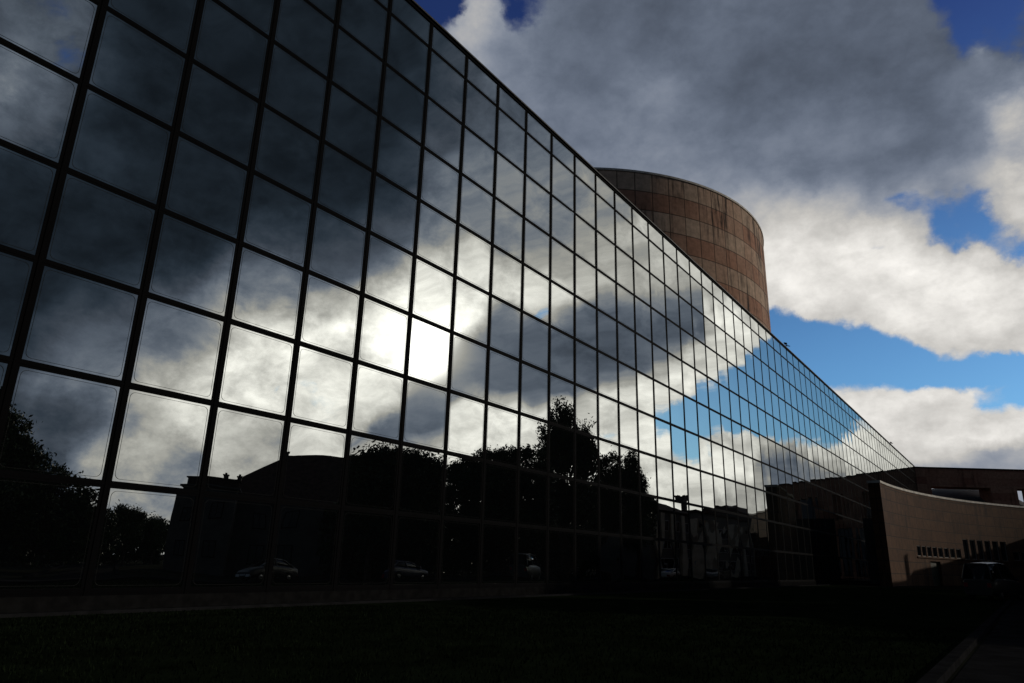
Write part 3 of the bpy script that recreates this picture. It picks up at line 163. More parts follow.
    [203, 215, 215, 228, 240, 240, 240, 240, 240, 240, 255, 286, 295, 373, 373, 453, 453, 523, 581, 581, 583, 583, 529, 529, 529, 481, 481, 481, 442, 442, 442, 442, 417, 417, 446, 446, 444, 444, 521, 521, 521, 562, 630, 692, 692, 740, 771, 728, 676, 626, 618, 609, 644, 682, 686, 649, 597, 545, 596, 550, 711, 1396, 1396, 1396, 1364, 1296, 1297, 1236, 1161, 1064, 996, 916, 842, 824, 699, 631, 612, 628, 937, 1116, 935, 1027, 1134, 1162, 1218, 1256, 1275, 1257, 1243, 1220, 1115, 1017, 1037, 1037, 1153, 1223, 1226, 1224, 1220, 1217, 1213, 1210, 1207, 1205, 1195, 810, 162, 135, 134, 134, 138, 251, 894, 1213, 1245, 1244, 1232, 1230, 1233, 1227, 1205, 1171, 1150, 1141, 1141, 1126, 1118, 1116, 1047, 964, 921, 880, 810, 663, 557, 432, 281, 245, 221, 210, 201, 193, 182, 102, 53, 51, 50, 46, 46, 41, 41, 41, 41, 41, 41],
    [191, 203, 203, 215, 228, 240, 240, 240, 240, 240, 240, 255, 255, 295, 295, 373, 453, 453, 523, 581, 581, 583, 583, 583, 529, 529, 529, 481, 481, 481, 442, 442, 442, 417, 417, 407, 407, 444, 444, 444, 449, 521, 562, 562, 660, 759, 716, 727, 734, 730, 748, 744, 741, 711, 653, 587, 528, 468, 479, 472, 472, 830, 830, 1296, 1296, 1209, 1102, 1061, 988, 900, 837, 761, 701, 667, 634, 616, 793, 1135, 854, 862, 1124, 1167, 1198, 1249, 1269, 1285, 1281, 1273, 1266, 1249, 1150, 1056, 1033, 1033, 962, 788, 857, 1099, 1199, 1212, 1208, 1202, 1186, 1120, 920, 310, 138, 135, 135, 142, 299, 915, 1119, 1266, 1285, 1273, 1248, 1230, 1231, 1249, 1262, 1225, 1171, 1182, 1182, 1233, 1248, 1224, 1103, 949, 895, 847, 742, 584, 471, 373, 268, 224, 203, 192, 169, 139, 108, 66, 47, 43, 40, 38, 36, 36, 35, 31, 31, 35, 35],
    [191, 191, 203, 203, 215, 228, 228, 240, 240, 240, 240, 240, 255, 255, 295, 295, 373, 383, 453, 453, 523, 581, 581, 583, 583, 583, 529, 529, 529, 481, 481, 481, 442, 442, 418, 418, 407, 407, 407, 405, 444, 449, 449, 499, 602, 610, 613, 613, 602, 584, 558, 540, 523, 490, 461, 439, 428, 426, 426, 458, 458, 488, 488, 949, 1102, 1102, 1024, 931, 931, 845, 783, 720, 678, 658, 645, 733, 798, 755, 1008, 1133, 1147, 1262, 1307, 1306, 1298, 1289, 1274, 1205, 1134, 1090, 895, 560, 300, 300, 204, 182, 193, 280, 495, 619, 594, 554, 462, 306, 216, 173, 151, 144, 151, 340, 968, 924, 939, 1177, 1240, 1220, 1233, 1232, 1232, 1242, 1263, 1237, 1186, 1202, 1202, 1251, 1266, 1253, 1123, 956, 881, 757, 610, 486, 394, 329, 248, 205, 197, 194, 166, 120, 87, 51, 33, 29, 27, 26, 31, 27, 27, 27, 26, 26, 26],
    [191, 191, 191, 191, 203, 215, 228, 228, 240, 240, 240, 240, 240, 240, 255, 255, 295, 295, 383, 453, 453, 523, 581, 581, 581, 583, 583, 583, 529, 529, 481, 481, 481, 453, 453, 418, 418, 418, 408, 407, 405, 405, 449, 410, 429, 443, 450, 455, 453, 450, 447, 445, 445, 446, 448, 455, 465, 479, 493, 490, 490, 549, 549, 708, 1021, 931, 931, 889, 837, 829, 782, 753, 735, 722, 717, 746, 945, 1167, 1103, 1139, 1287, 1324, 1318, 1302, 1275, 1172, 819, 405, 272, 245, 198, 174, 173, 173, 173, 171, 168, 164, 162, 159, 154, 151, 148, 148, 158, 168, 170, 190, 467, 1138, 1312, 1209, 1216, 1219, 1040, 958, 981, 1062, 1215, 1262, 1273, 1262, 1193, 1095, 1095, 1048, 1059, 1196, 1052, 779, 603, 457, 369, 314, 274, 260, 220, 176, 172, 173, 143, 92, 61, 39, 26, 23, 23, 22, 23, 23, 23, 26, 22, 22, 22],
    [191, 191, 191, 191, 191, 203, 203, 228, 228, 228, 240, 240, 240, 240, 240, 246, 255, 295, 295, 295, 383, 453, 453, 533, 581, 581, 581, 583, 583, 529, 529, 529, 509, 509, 453, 453, 453, 429, 418, 408, 408, 405, 402, 404, 412, 424, 436, 455, 472, 483, 492, 504, 519, 535, 553, 575, 599, 622, 626, 643, 589, 580, 580, 580, 788, 893, 837, 837, 825, 799, 797, 786, 777, 773, 783, 996, 1093, 1168, 1275, 1334, 1340, 1322, 1181, 797, 530, 332, 205, 179, 174, 171, 167, 163, 159, 159, 154, 148, 143, 139, 135, 132, 131, 130, 131, 133, 143, 160, 199, 564, 1246, 1408, 1412, 1368, 1309, 1225, 1044, 939, 913, 937, 1103, 1262, 1280, 1217, 1022, 904, 904, 902, 1003, 1145, 888, 460, 299, 242, 213, 216, 219, 214, 194, 150, 137, 128, 97, 60, 40, 30, 23, 22, 21, 21, 21, 21, 21, 21, 21, 21, 21],
    [185, 191, 191, 191, 191, 191, 203, 203, 215, 228, 228, 240, 240, 240, 240, 240, 246, 255, 255, 295, 295, 383, 383, 453, 533, 533, 581, 581, 583, 583, 567, 567, 567, 509, 509, 509, 481, 453, 429, 429, 408, 404, 404, 407, 423, 454, 484, 522, 547, 566, 589, 616, 644, 671, 693, 718, 742, 751, 723, 674, 694, 690, 690, 642, 709, 837, 828, 799, 799, 803, 792, 799, 803, 824, 848, 940, 1218, 1354, 1364, 1353, 1287, 878, 330, 195, 179, 173, 167, 162, 155, 148, 143, 139, 136, 136, 133, 131, 130, 128, 128, 127, 127, 127, 128, 130, 137, 174, 569, 1285, 1427, 1431, 1428, 1407, 1342, 1293, 1256, 1174, 1101, 1129, 1206, 1274, 1284, 1268, 1225, 1186, 1186, 1182, 1191, 1105, 762, 370, 242, 202, 184, 198, 193, 173, 150, 112, 90, 73, 53, 37, 28, 25, 22, 21, 21, 21, 21, 21, 21, 21, 21, 21, 21],
    [188, 188, 191, 191, 191, 191, 191, 203, 203, 215, 228, 228, 240, 240, 240, 240, 240, 246, 246, 255, 295, 295, 383, 383, 383, 462, 533, 581, 581, 622, 622, 622, 567, 567, 567, 546, 509, 481, 481, 429, 414, 415, 417, 423, 443, 484, 517, 569, 626, 661, 698, 737, 764, 780, 788, 786, 699, 637, 630, 692, 707, 707, 707, 707, 707, 775, 799, 817, 812, 812, 837, 868, 874, 910, 948, 1224, 1390, 1383, 1368, 1262, 604, 216, 176, 166, 159, 153, 148, 143, 138, 134, 132, 131, 130, 130, 129, 129, 129, 128, 128, 128, 129, 130, 131, 136, 164, 460, 1225, 1426, 1434, 1432, 1430, 1415, 1352, 1300, 1291, 1286, 1278, 1266, 1246, 1250, 1272, 1271, 1262, 1240, 1240, 1173, 1046, 894, 633, 353, 242, 197, 166, 150, 134, 119, 99, 77, 60, 46, 35, 29, 25, 24, 22, 21, 21, 21, 21, 21, 21, 21, 21, 21, 21],
    [188, 188, 188, 185, 191, 191, 191, 191, 191, 203, 203, 226, 228, 228, 240, 240, 240, 246, 246, 246, 246, 256, 295, 295, 383, 383, 462, 533, 613, 613, 622, 622, 622, 622, 606, 567, 546, 546, 509, 453, 459, 467, 477, 491, 517, 558, 601, 665, 728, 763, 784, 795, 799, 800, 800, 786, 702, 725, 732, 738, 711, 711, 711, 698, 675, 698, 784, 812, 846, 868, 868, 903, 933, 955, 978, 1251, 1396, 1384, 1342, 726, 213, 178, 163, 153, 149, 146, 143, 139, 136, 134, 133, 133, 134, 134, 137, 142, 142, 140, 144, 147, 148, 149, 153, 192, 554, 1234, 1424, 1437, 1435, 1433, 1430, 1411, 1345, 1298, 1282, 1246, 1135, 993, 899, 931, 1020, 1009, 995, 971, 971, 886, 732, 600, 475, 320, 230, 184, 149, 127, 105, 84, 67, 55, 44, 34, 28, 25, 24, 23, 22, 21, 21, 21, 21, 21, 21, 21, 21, 21, 21],
    [198, 188, 188, 188, 185, 185, 191, 191, 191, 191, 201, 203, 226, 228, 228, 240, 240, 240, 246, 246, 246, 246, 256, 256, 295, 383, 383, 462, 518, 613, 613, 613, 613, 654, 622, 606, 606, 577, 535, 543, 555, 577, 605, 632, 664, 696, 729, 765, 789, 797, 800, 801, 801, 801, 800, 800, 794, 774, 745, 710, 698, 698, 698, 622, 622, 622, 738, 846, 868, 902, 938, 938, 980, 1056, 973, 1120, 1366, 1377, 1173, 368, 190, 177, 166, 163, 163, 163, 160, 156, 153, 151, 152, 153, 159, 159, 240, 413, 349, 246, 290, 280, 208, 174, 236, 695, 1290, 1427, 1441, 1439, 1436, 1434, 1430, 1406, 1334, 1263, 1145, 946, 753, 663, 638, 609, 543, 498, 495, 495, 495, 464, 396, 354, 336, 252, 174, 134, 104, 84, 66, 52, 44, 39, 34, 29, 25, 24, 23, 23, 22, 21, 21, 21, 21, 21, 21, 21, 21, 21, 21],
    [215, 198, 188, 188, 188, 184, 185, 191, 191, 191, 191, 201, 203, 214, 226, 228, 228, 240, 240, 246, 246, 246, 246, 256, 256, 256, 295, 383, 383, 518, 518, 518, 598, 613, 654, 654, 606, 598, 602, 608, 630, 685, 734, 758, 759, 757, 760, 762, 772, 795, 801, 801, 801, 801, 802, 798, 762, 682, 582, 567, 519, 519, 519, 524, 556, 556, 581, 834, 902, 938, 952, 1002, 1002, 1029, 1111, 980, 1117, 1126, 874, 368, 211, 205, 205, 207, 209, 207, 202, 196, 188, 182, 179, 187, 255, 255, 512, 783, 719, 595, 549, 454, 307, 359, 792, 1246, 1363, 1420, 1439, 1439, 1437, 1434, 1429, 1394, 1277, 1089, 826, 577, 477, 478, 454, 410, 363, 335, 320, 299, 299, 266, 232, 218, 212, 155, 98, 73, 59, 49, 42, 35, 31, 30, 28, 26, 24, 24, 23, 22, 21, 21, 21, 21, 21, 21, 21, 21, 21, 21, 22],
    [215, 215, 198, 188, 188, 184, 184, 185, 185, 191, 191, 191, 201, 201, 214, 226, 226, 228, 240, 240, 246, 246, 246, 246, 246, 256, 256, 295, 295, 383, 466, 466, 518, 598, 598, 675, 645, 649, 654, 663, 693, 754, 789, 772, 730, 718, 720, 723, 751, 794, 803, 802, 793, 761, 707, 643, 551, 445, 388, 350, 460, 452, 452, 452, 516, 479, 484, 565, 952, 952, 1002, 993, 1025, 1025, 983, 968, 936, 908, 836, 616, 366, 382, 432, 462, 457, 442, 428, 406, 348, 281, 297, 547, 900, 900, 1040, 1034, 984, 951, 945, 922, 917, 983, 1153, 1287, 1327, 1363, 1399, 1419, 1416, 1403, 1372, 1269, 1001, 678, 449, 330, 284, 270, 259, 249, 242, 244, 260, 273, 273, 256, 217, 179, 146, 99, 61, 45, 38, 33, 29, 26, 24, 24, 24, 24, 24, 23, 23, 21, 21, 21, 21, 21, 21, 21, 21, 22, 22, 22, 22],
    [215, 215, 215, 198, 188, 188, 184, 184, 185, 185, 191, 191, 191, 191, 201, 214, 226, 226, 226, 238, 240, 246, 246, 246, 246, 246, 256, 256, 295, 295, 323, 323, 466, 466, 595, 684, 695, 700, 703, 709, 733, 776, 792, 772, 759, 764, 772, 776, 789, 796, 778, 738, 649, 493, 401, 378, 352, 384, 378, 413, 442, 476, 476, 476, 476, 476, 476, 476, 799, 993, 993, 1025, 981, 968, 968, 914, 885, 900, 845, 778, 715, 690, 663, 637, 623, 614, 609, 610, 620, 631, 694, 863, 998, 998, 1047, 1057, 1060, 1063, 1065, 1062, 1047, 1022, 1128, 1261, 1300, 1305, 1311, 1315, 1291, 1216, 1047, 779, 491, 278, 173, 132, 117, 110, 108, 108, 108, 114, 130, 151, 151, 157, 142, 114, 89, 63, 40, 30, 26, 24, 23, 22, 22, 22, 23, 23, 23, 22, 22, 22, 21, 21, 21, 21, 21, 21, 23, 23, 29, 29, 29],
    [226, 215, 215, 215, 198, 188, 188, 184, 184, 184, 185, 185, 191, 191, 191, 201, 214, 214, 226, 226, 238, 238, 246, 246, 246, 246, 246, 246, 256, 256, 295, 295, 323, 411, 443, 524, 626, 688, 711, 722, 741, 771, 783, 786, 787, 783, 775, 764, 750, 727, 677, 607, 499, 339, 297, 326, 310, 414, 515, 526, 541, 511, 511, 511, 510, 510, 533, 533, 623, 866, 981, 981, 968, 914, 914, 883, 883, 851, 822, 823, 766, 722, 688, 666, 653, 645, 640, 636, 636, 640, 648, 664, 687, 687, 728, 792, 853, 894, 923, 947, 940, 882, 946, 1087, 1153, 1146, 1114, 1078, 1011, 873, 653, 421, 245, 141, 98, 84, 78, 76, 74, 73, 73, 74, 77, 82, 82, 84, 79, 69, 56, 41, 29, 24, 22, 22, 21, 21, 21, 21, 22, 22, 22, 22, 23, 24, 23, 22, 21, 21, 22, 23, 26, 32, 32, 46, 46],
    [235, 235, 215, 215, 215, 198, 188, 188, 184, 184, 184, 185, 185, 191, 191, 191, 192, 203, 214, 226, 226, 238, 238, 240, 246, 246, 246, 246, 246, 246, 257, 257, 257, 292, 386, 408, 433, 500, 607, 684, 719, 736, 738, 736, 730, 717, 700, 678, 645, 599, 543, 482, 405, 305, 306, 279, 294, 452, 529, 529, 547, 533, 533, 533, 526, 526, 526, 526, 526, 705, 940, 914, 914, 883, 883, 883, 833, 831, 805, 780, 820, 771, 729, 700, 681, 665, 654, 645, 631, 607, 577, 537, 490, 490, 459, 459, 483, 514, 541, 563, 574, 566, 603, 688, 734, 723, 697, 673, 621, 523, 379, 248, 154, 101, 80, 74, 71, 69, 67, 66, 66, 66, 66, 67, 67, 67, 63, 54, 42, 32, 25, 22, 21, 21, 21, 21, 21, 21, 21, 22, 23, 25, 28, 29, 28, 27, 25, 26, 30, 38, 51, 46, 66, 66, 81],
    [224, 235, 235, 215, 215, 215, 198, 188, 188, 184, 184, 184, 184, 185, 185, 191, 191, 192, 203, 203, 215, 226, 226, 238, 240, 246, 246, 246, 246, 246, 246, 246, 246, 255, 325, 390, 403, 415, 451, 536, 629, 666, 668, 658, 642, 615, 574, 527, 459, 387, 350, 335, 319, 298, 253, 258, 292, 418, 524, 528, 520, 521, 521, 523, 493, 495, 495, 506, 506, 506, 765, 914, 883, 883, 865, 831, 831, 804, 804, 813, 794, 841, 809, 776, 742, 706, 676, 648, 598, 526, 467, 423, 389, 389, 367, 356, 355, 358, 360, 357, 351, 349, 359, 376, 385, 382, 376, 370, 353, 308, 234, 165, 119, 92, 78, 73, 69, 65, 62, 61, 59, 58, 57, 55, 55, 51, 44, 36, 29, 24, 22, 21, 21, 21, 21, 21, 21, 21, 22, 24, 27, 30, 33, 34, 36, 38, 43, 51, 65, 81, 93, 92, 92, 104, 104],
    [224, 224, 235, 235, 224, 215, 199, 199, 188, 188, 184, 184, 184, 184, 184, 185, 191, 191, 192, 203, 203, 215, 215, 226, 238, 240, 246, 246, 246, 246, 246, 246, 246, 247, 265, 340, 386, 399, 408, 432, 490, 543, 553, 543, 524, 494, 445, 397, 335, 270, 279, 314, 304, 264, 248, 266, 303, 384, 504, 517, 491, 486, 486, 472, 472, 472, 472, 472, 472, 472, 489, 798, 865, 865, 846, 846, 804, 824, 822, 822, 835, 826, 867, 839, 790, 724, 668, 621, 549, 462, 402, 367, 345, 345, 333, 327, 324, 322, 320, 316, 310, 305, 303, 301, 300, 296, 290, 281, 265, 233, 179, 131, 103, 86, 75, 68, 61, 52, 47, 44, 42, 40, 38, 34, 34, 30, 27, 24, 22, 21, 21, 21, 21, 21, 21, 21, 21, 22, 24, 28, 32, 34, 36, 38, 47, 63, 79, 90, 100, 109, 115, 121, 120, 120, 133],
    [236, 224, 224, 235, 235, 224, 215, 199, 199, 188, 188, 184, 184, 184, 184, 184, 185, 191, 191, 192, 203, 203, 215, 215, 226, 238, 244, 246, 246, 246, 246, 246, 246, 246, 249, 272, 331, 372, 386, 394, 417, 448, 454, 438, 411, 375, 330, 291, 245, 200, 201, 207, 202, 211, 229, 247, 274, 312, 394, 400, 376, 457, 457, 457, 457, 466, 466, 466, 466, 466, 466, 571, 846, 846, 850, 824, 824, 822, 832, 835, 835, 819, 809, 821, 727, 624, 564, 529, 483, 428, 384, 353, 332, 332, 322, 316, 312, 309, 306, 303, 299, 296, 293, 291, 288, 282, 271, 251, 222, 185, 136, 95, 75, 65, 58, 52, 44, 36, 30, 28, 27, 26, 25, 24, 24, 23, 22, 21, 21, 21, 21, 21, 21, 21, 21, 21, 21, 23, 26, 31, 35, 36, 36, 38, 59, 89, 107, 114, 120, 125, 130, 140, 150, 168, 168],
    [236, 236, 224, 235, 235, 235, 224, 215, 199, 199, 188, 188, 184, 184, 184, 184, 184, 185, 185, 191, 191, 192, 203, 203, 215, 227, 238, 246, 246, 246, 246, 246, 246, 246, 246, 250, 266, 298, 321, 325, 325, 326, 311, 280, 244, 218, 204, 196, 182, 162, 153, 158, 164, 169, 179, 186, 205, 232, 311, 391, 446, 487, 487, 480, 480, 480, 463, 463, 463, 463, 463, 463, 625, 850, 834, 832, 832, 832, 835, 819, 819, 749, 749, 700, 625, 489, 465, 453, 437, 415, 388, 358, 331, 331, 317, 310, 305, 300, 297, 294, 292, 291, 290, 288, 286, 281, 271, 247, 209, 165, 116, 78, 60, 52, 45, 39, 33, 27, 24, 23, 22, 22, 22, 21, 21, 21, 21, 21, 21, 21, 21, 21, 21, 21, 21, 21, 21, 22, 25, 30, 33, 35, 34, 39, 70, 109, 124, 129, 136, 149, 165, 195, 203, 203, 206],
    [236, 236, 236, 224, 235, 235, 235, 224, 207, 199, 199, 188, 188, 184, 184, 184, 184, 184, 184, 185, 185, 191, 192, 192, 209, 215, 238, 244, 246, 246, 246, 246, 246, 246, 245, 245, 245, 244, 238, 227, 218, 209, 198, 183, 168, 165, 170, 175, 172, 163, 156, 153, 147, 140, 141, 149, 178, 228, 434, 491, 493, 491, 491, 463, 463, 438, 438, 463, 463, 463, 463, 463, 389, 834, 832, 838, 838, 819, 819, 749, 749, 749, 620, 588, 510, 455, 437, 432, 426, 417, 400, 370, 337, 337, 316, 307, 301, 296, 293, 292, 291, 289, 288, 286, 283, 279, 268, 241, 198, 149, 104, 71, 55, 45, 36, 29, 25, 23, 22, 21, 21, 21, 21, 21, 21, 21, 21, 21, 21, 21, 21, 21, 21, 21, 21, 21, 21, 21, 23, 26, 29, 32, 35, 44, 76, 115, 133, 157, 199, 296, 263, 259, 254, 221, 221],
    [253, 236, 236, 236, 224, 235, 235, 235, 224, 207, 199, 199, 189, 188, 184, 184, 184, 184, 184, 184, 184, 185, 185, 192, 185, 193, 216, 236, 243, 245, 246, 246, 244, 243, 241, 238, 234, 224, 205, 188, 180, 175, 171, 168, 167, 170, 174, 176, 176, 172, 168, 163, 153, 137, 131, 141, 180, 239, 355, 398, 370, 361, 361, 383, 327, 327, 363, 307, 251, 363, 307, 307, 283, 546, 838, 819, 819, 819, 749, 749, 668, 588, 588, 451, 451, 443, 430, 430, 426, 420, 407, 380, 344, 344, 318, 305, 296, 292, 290, 289, 289, 288, 286, 282, 277, 271, 258, 227, 178, 130, 92, 66, 52, 42, 32, 26, 23, 22, 21, 21, 21, 21, 21, 21, 21, 21, 21, 21, 21, 21, 21, 21, 21, 21, 21, 21, 21, 21, 22, 23, 26, 30, 38, 52, 79, 116, 163, 212, 242, 277, 243, 211, 183, 184, 180],
    [254, 254, 236, 236, 236, 235, 235, 235, 235, 224, 208, 199, 199, 189, 184, 184, 184, 184, 184, 184, 184, 184, 185, 184, 185, 186, 194, 213, 233, 242, 243, 243, 238, 230, 223, 217, 209, 198, 184, 174, 172, 170, 171, 173, 175, 177, 178, 178, 177, 174, 169, 162, 149, 132, 126, 137, 169, 200, 215, 214, 204, 211, 211, 209, 209, 209, 155, 197, 155, 197, 155, 197, 143, 119, 546, 819, 749, 668, 668, 668, 581, 581, 451, 443, 443, 429, 429, 426, 421, 421, 408, 380, 340, 340, 311, 296, 284, 277, 276, 276, 276, 275, 273, 268, 260, 252, 236, 203, 155, 112, 81, 61, 49, 40, 30, 25, 22, 22, 21, 21, 21, 21, 21, 21, 21, 21, 21, 21, 21, 21, 21, 21, 21, 21, 21, 21, 21, 21, 21, 22, 25, 30, 41, 62, 84, 113, 159, 184, 195, 185, 167, 143, 130, 139, 139],
    [218, 254, 254, 236, 236, 236, 235, 235, 235, 235, 225, 208, 199, 189, 189, 184, 184, 184, 184, 184, 184, 184, 184, 184, 185, 185, 188, 197, 217, 234, 237, 237, 226, 208, 196, 188, 181, 173, 167, 165, 168, 170, 173, 175, 176, 176, 174, 172, 168, 162, 154, 145, 133, 122, 121, 135, 160, 175, 180, 182, 177, 149, 149, 112, 142, 142, 118, 118, 107, 107, 107, 107, 95, 95, 95, 668, 668, 668, 581, 581, 522, 443, 443, 429, 429, 429, 418, 415, 399, 369, 392, 348, 303, 303, 277, 263, 249, 238, 234, 234, 234, 234, 230, 221, 209, 197, 181, 151, 114, 84, 65, 53, 45, 37, 29, 24, 22, 21, 21, 21, 21, 21, 21, 21, 21, 21, 21, 21, 21, 21, 21, 21, 21, 21, 21, 21, 21, 21, 21, 22, 24, 30, 40, 58, 86, 117, 137, 131, 130, 171, 182, 129, 120, 120, 122],
    [218, 254, 254, 254, 236, 236, 236, 239, 235, 235, 235, 208, 208, 199, 189, 189, 185, 184, 184, 184, 184, 184, 184, 184, 184, 185, 186, 193, 208, 225, 228, 228, 215, 196, 183, 173, 162, 154, 150, 151, 155, 159, 161, 163, 164, 162, 158, 153, 147, 139, 131, 124, 119, 115, 118, 132, 149, 150, 160, 130, 105, 94, 94, 90, 96, 96, 96, 95, 95, 95, 95, 95, 95, 95, 95, 241, 581, 581, 581, 522, 443, 443, 429, 429, 421, 415, 415, 369, 369, 338, 303, 277, 250, 250, 237, 226, 210, 192, 183, 180, 180, 179, 174, 163, 147, 133, 120, 101, 80, 64, 54, 47, 40, 33, 27, 23, 22, 21, 21, 21, 21, 21, 21, 21, 21, 21, 21, 21, 21, 21, 21, 21, 21, 21, 21, 21, 21, 21, 21, 21, 23, 28, 36, 47, 86, 127, 141, 133, 164, 173, 136, 122, 120, 120, 120],
    [218, 218, 279, 254, 254, 254, 236, 236, 239, 235, 235, 235, 213, 208, 197, 189, 185, 184, 184, 184, 184, 184, 184, 184, 184, 184, 185, 189, 198, 208, 209, 209, 201, 188, 176, 161, 145, 137, 134, 135, 137, 139, 140, 141, 140, 137, 132, 127, 122, 118, 114, 113, 113, 114, 117, 120, 111, 114, 211, 102, 91, 91, 91, 91, 91, 91, 91, 91, 91, 91, 91, 91, 91, 91, 91, 91, 374, 522, 520, 443, 440, 421, 421, 421, 389, 389, 369, 338, 303, 303, 278, 247, 247, 247, 223, 211, 190, 171, 161, 157, 156, 154, 149, 137, 120, 106, 95, 81, 66, 56, 48, 39, 32, 27, 24, 22, 22, 21, 21, 21, 21, 21, 21, 21, 21, 21, 21, 21, 21, 21, 21, 21, 21, 21, 21, 21, 21, 21, 21, 21, 22, 26, 32, 43, 86, 114, 128, 194, 174, 126, 120, 120, 120, 120, 120],
    [176, 176, 218, 279, 279, 254, 254, 236, 239, 239, 239, 235, 223, 213, 213, 194, 189, 185, 184, 183, 183, 182, 182, 182, 182, 182, 183, 186, 194, 201, 204, 204, 201, 192, 175, 154, 137, 130, 126, 124, 122, 120, 119, 118, 117, 115, 112, 110, 109, 108, 108, 110, 114, 119, 121, 113, 99, 95, 93, 91, 91, 91, 91, 91, 91, 91, 91, 91, 91, 91, 91, 91, 91, 91, 91, 91, 91, 307, 440, 421, 421, 421, 389, 389, 374, 338, 338, 303, 278, 278, 239, 239, 225, 225, 198, 193, 172, 159, 155, 153, 153, 151, 147, 135, 116, 101, 90, 78, 64, 54, 45, 35, 28, 24, 23, 22, 21, 21, 21, 21, 21, 21, 21, 21, 21, 21, 21, 21, 21, 21, 21, 21, 21, 21, 21, 21, 21, 21, 21, 21, 22, 24, 30, 41, 79, 109, 118, 121, 121, 120, 120, 120, 120, 120, 120],
    [176, 176, 176, 218, 279, 279, 254, 254, 267, 239, 239, 239, 239, 219, 213, 201, 189, 185, 181, 177, 173, 171, 169, 169, 169, 171, 176, 184, 197, 207, 211, 211, 208, 192, 164, 142, 132, 126, 122, 116, 112, 110, 108, 107, 107, 106, 106, 106, 106, 107, 108, 111, 116, 122, 124, 114, 100, 94, 92, 91, 91, 91, 91, 91, 91, 91, 91, 91, 91, 91, 91, 91, 91, 91, 91, 91, 91, 228, 421, 421, 389, 389, 389, 374, 318, 318, 278, 278, 239, 239, 239, 215, 191, 191, 191, 178, 167, 155, 155, 156, 160, 162, 158, 145, 123, 104, 92, 79, 65, 54, 45, 35, 27, 24, 22, 22, 21, 21, 21, 21, 21, 21, 21, 21, 21, 21, 21, 21, 21, 21, 21, 21, 21, 21, 21, 21, 21, 21, 21, 21, 21, 23, 27, 36, 63, 101, 115, 119, 121, 121, 121, 120, 120, 120, 120],
    [126, 126, 176, 176, 279, 279, 279, 279, 254, 267, 266, 239, 239, 238, 227, 211, 196, 185, 173, 161, 152, 148, 146, 146, 148, 153, 162, 172, 187, 203, 212, 212, 205, 176, 146, 133, 128, 125, 121, 115, 111, 109, 107, 106, 106, 106, 106, 106, 108, 109, 112, 116, 120, 124, 125, 117, 100, 94, 92, 91, 91, 91, 91, 91, 91, 91, 91, 91, 91, 91, 91, 91, 91, 91, 91, 91, 91, 91, 354, 389, 389, 374, 354, 318, 278, 278, 278, 239, 239, 239, 215, 191, 191, 191, 167, 167, 169, 160, 165, 173, 185, 191, 187, 169, 138, 111, 94, 80, 66, 55, 46, 36, 28, 24, 22, 22, 22, 21, 21, 21, 21, 21, 21, 21, 21, 21, 21, 21, 21, 21, 21, 21, 21, 21, 21, 21, 21, 21, 21, 21, 21, 22, 26, 32, 50, 91, 112, 119, 120, 120, 120, 120, 120, 120, 120],
    [126, 126, 126, 176, 176, 237, 279, 279, 279, 293, 313, 268, 240, 220, 207, 201, 196, 183, 167, 150, 140, 138, 137, 137, 139, 143, 149, 156, 169, 187, 196, 196, 184, 156, 137, 130, 128, 126, 123, 119, 116, 114, 111, 109, 108, 109, 110, 112, 114, 117, 121, 123, 125, 126, 126, 119, 101, 94, 92, 91, 91, 91, 91, 91, 91, 91, 91, 91, 91, 91, 91, 91, 91, 91, 91, 91, 91, 91, 256, 389, 354, 354, 318, 278, 278, 267, 239, 239, 223, 204, 191, 191, 167, 167, 169, 169, 165, 165, 176, 183, 193, 212, 203, 180, 143, 113, 95, 82, 67, 56, 46, 36, 28, 24, 22, 22, 22, 21, 21, 21, 21, 21, 21, 21, 21, 21, 21, 21, 21, 21, 21, 21, 21, 21, 21, 21, 21, 21, 21, 21, 21, 22, 25, 31, 44, 82, 90, 105, 111, 120, 120, 120, 120, 120, 120],
    [96, 96, 96, 126, 126, 126, 189, 170, 266, 325, 364, 367, 302, 230, 202, 199, 188, 174, 159, 145, 138, 137, 136, 136, 136, 137, 137, 137, 136, 134, 131, 131, 129, 129, 130, 131, 134, 135, 135, 135, 136, 136, 130, 126, 124, 124, 125, 125, 126, 126, 126, 126, 127, 127, 125, 120, 113, 99, 94, 94, 92, 91, 91, 91, 91, 91, 91, 91, 91, 91, 91, 91, 91, 91, 91, 91, 91, 91, 128, 247, 278, 267, 267, 239, 239, 223, 204, 204, 191, 179, 169, 169, 169, 169, 172, 176, 176, 186, 193, 193, 177, 160, 160, 123, 105, 97, 91, 82, 68, 57, 48, 39, 32, 27, 25, 24, 23, 23, 23, 22, 22, 21, 21, 21, 21, 21, 21, 21, 21, 21, 21, 21, 21, 21, 21, 21, 22, 22, 22, 21, 22, 24, 29, 41, 41, 55, 77, 95, 95, 95, 111, 120, 120, 120, 120],
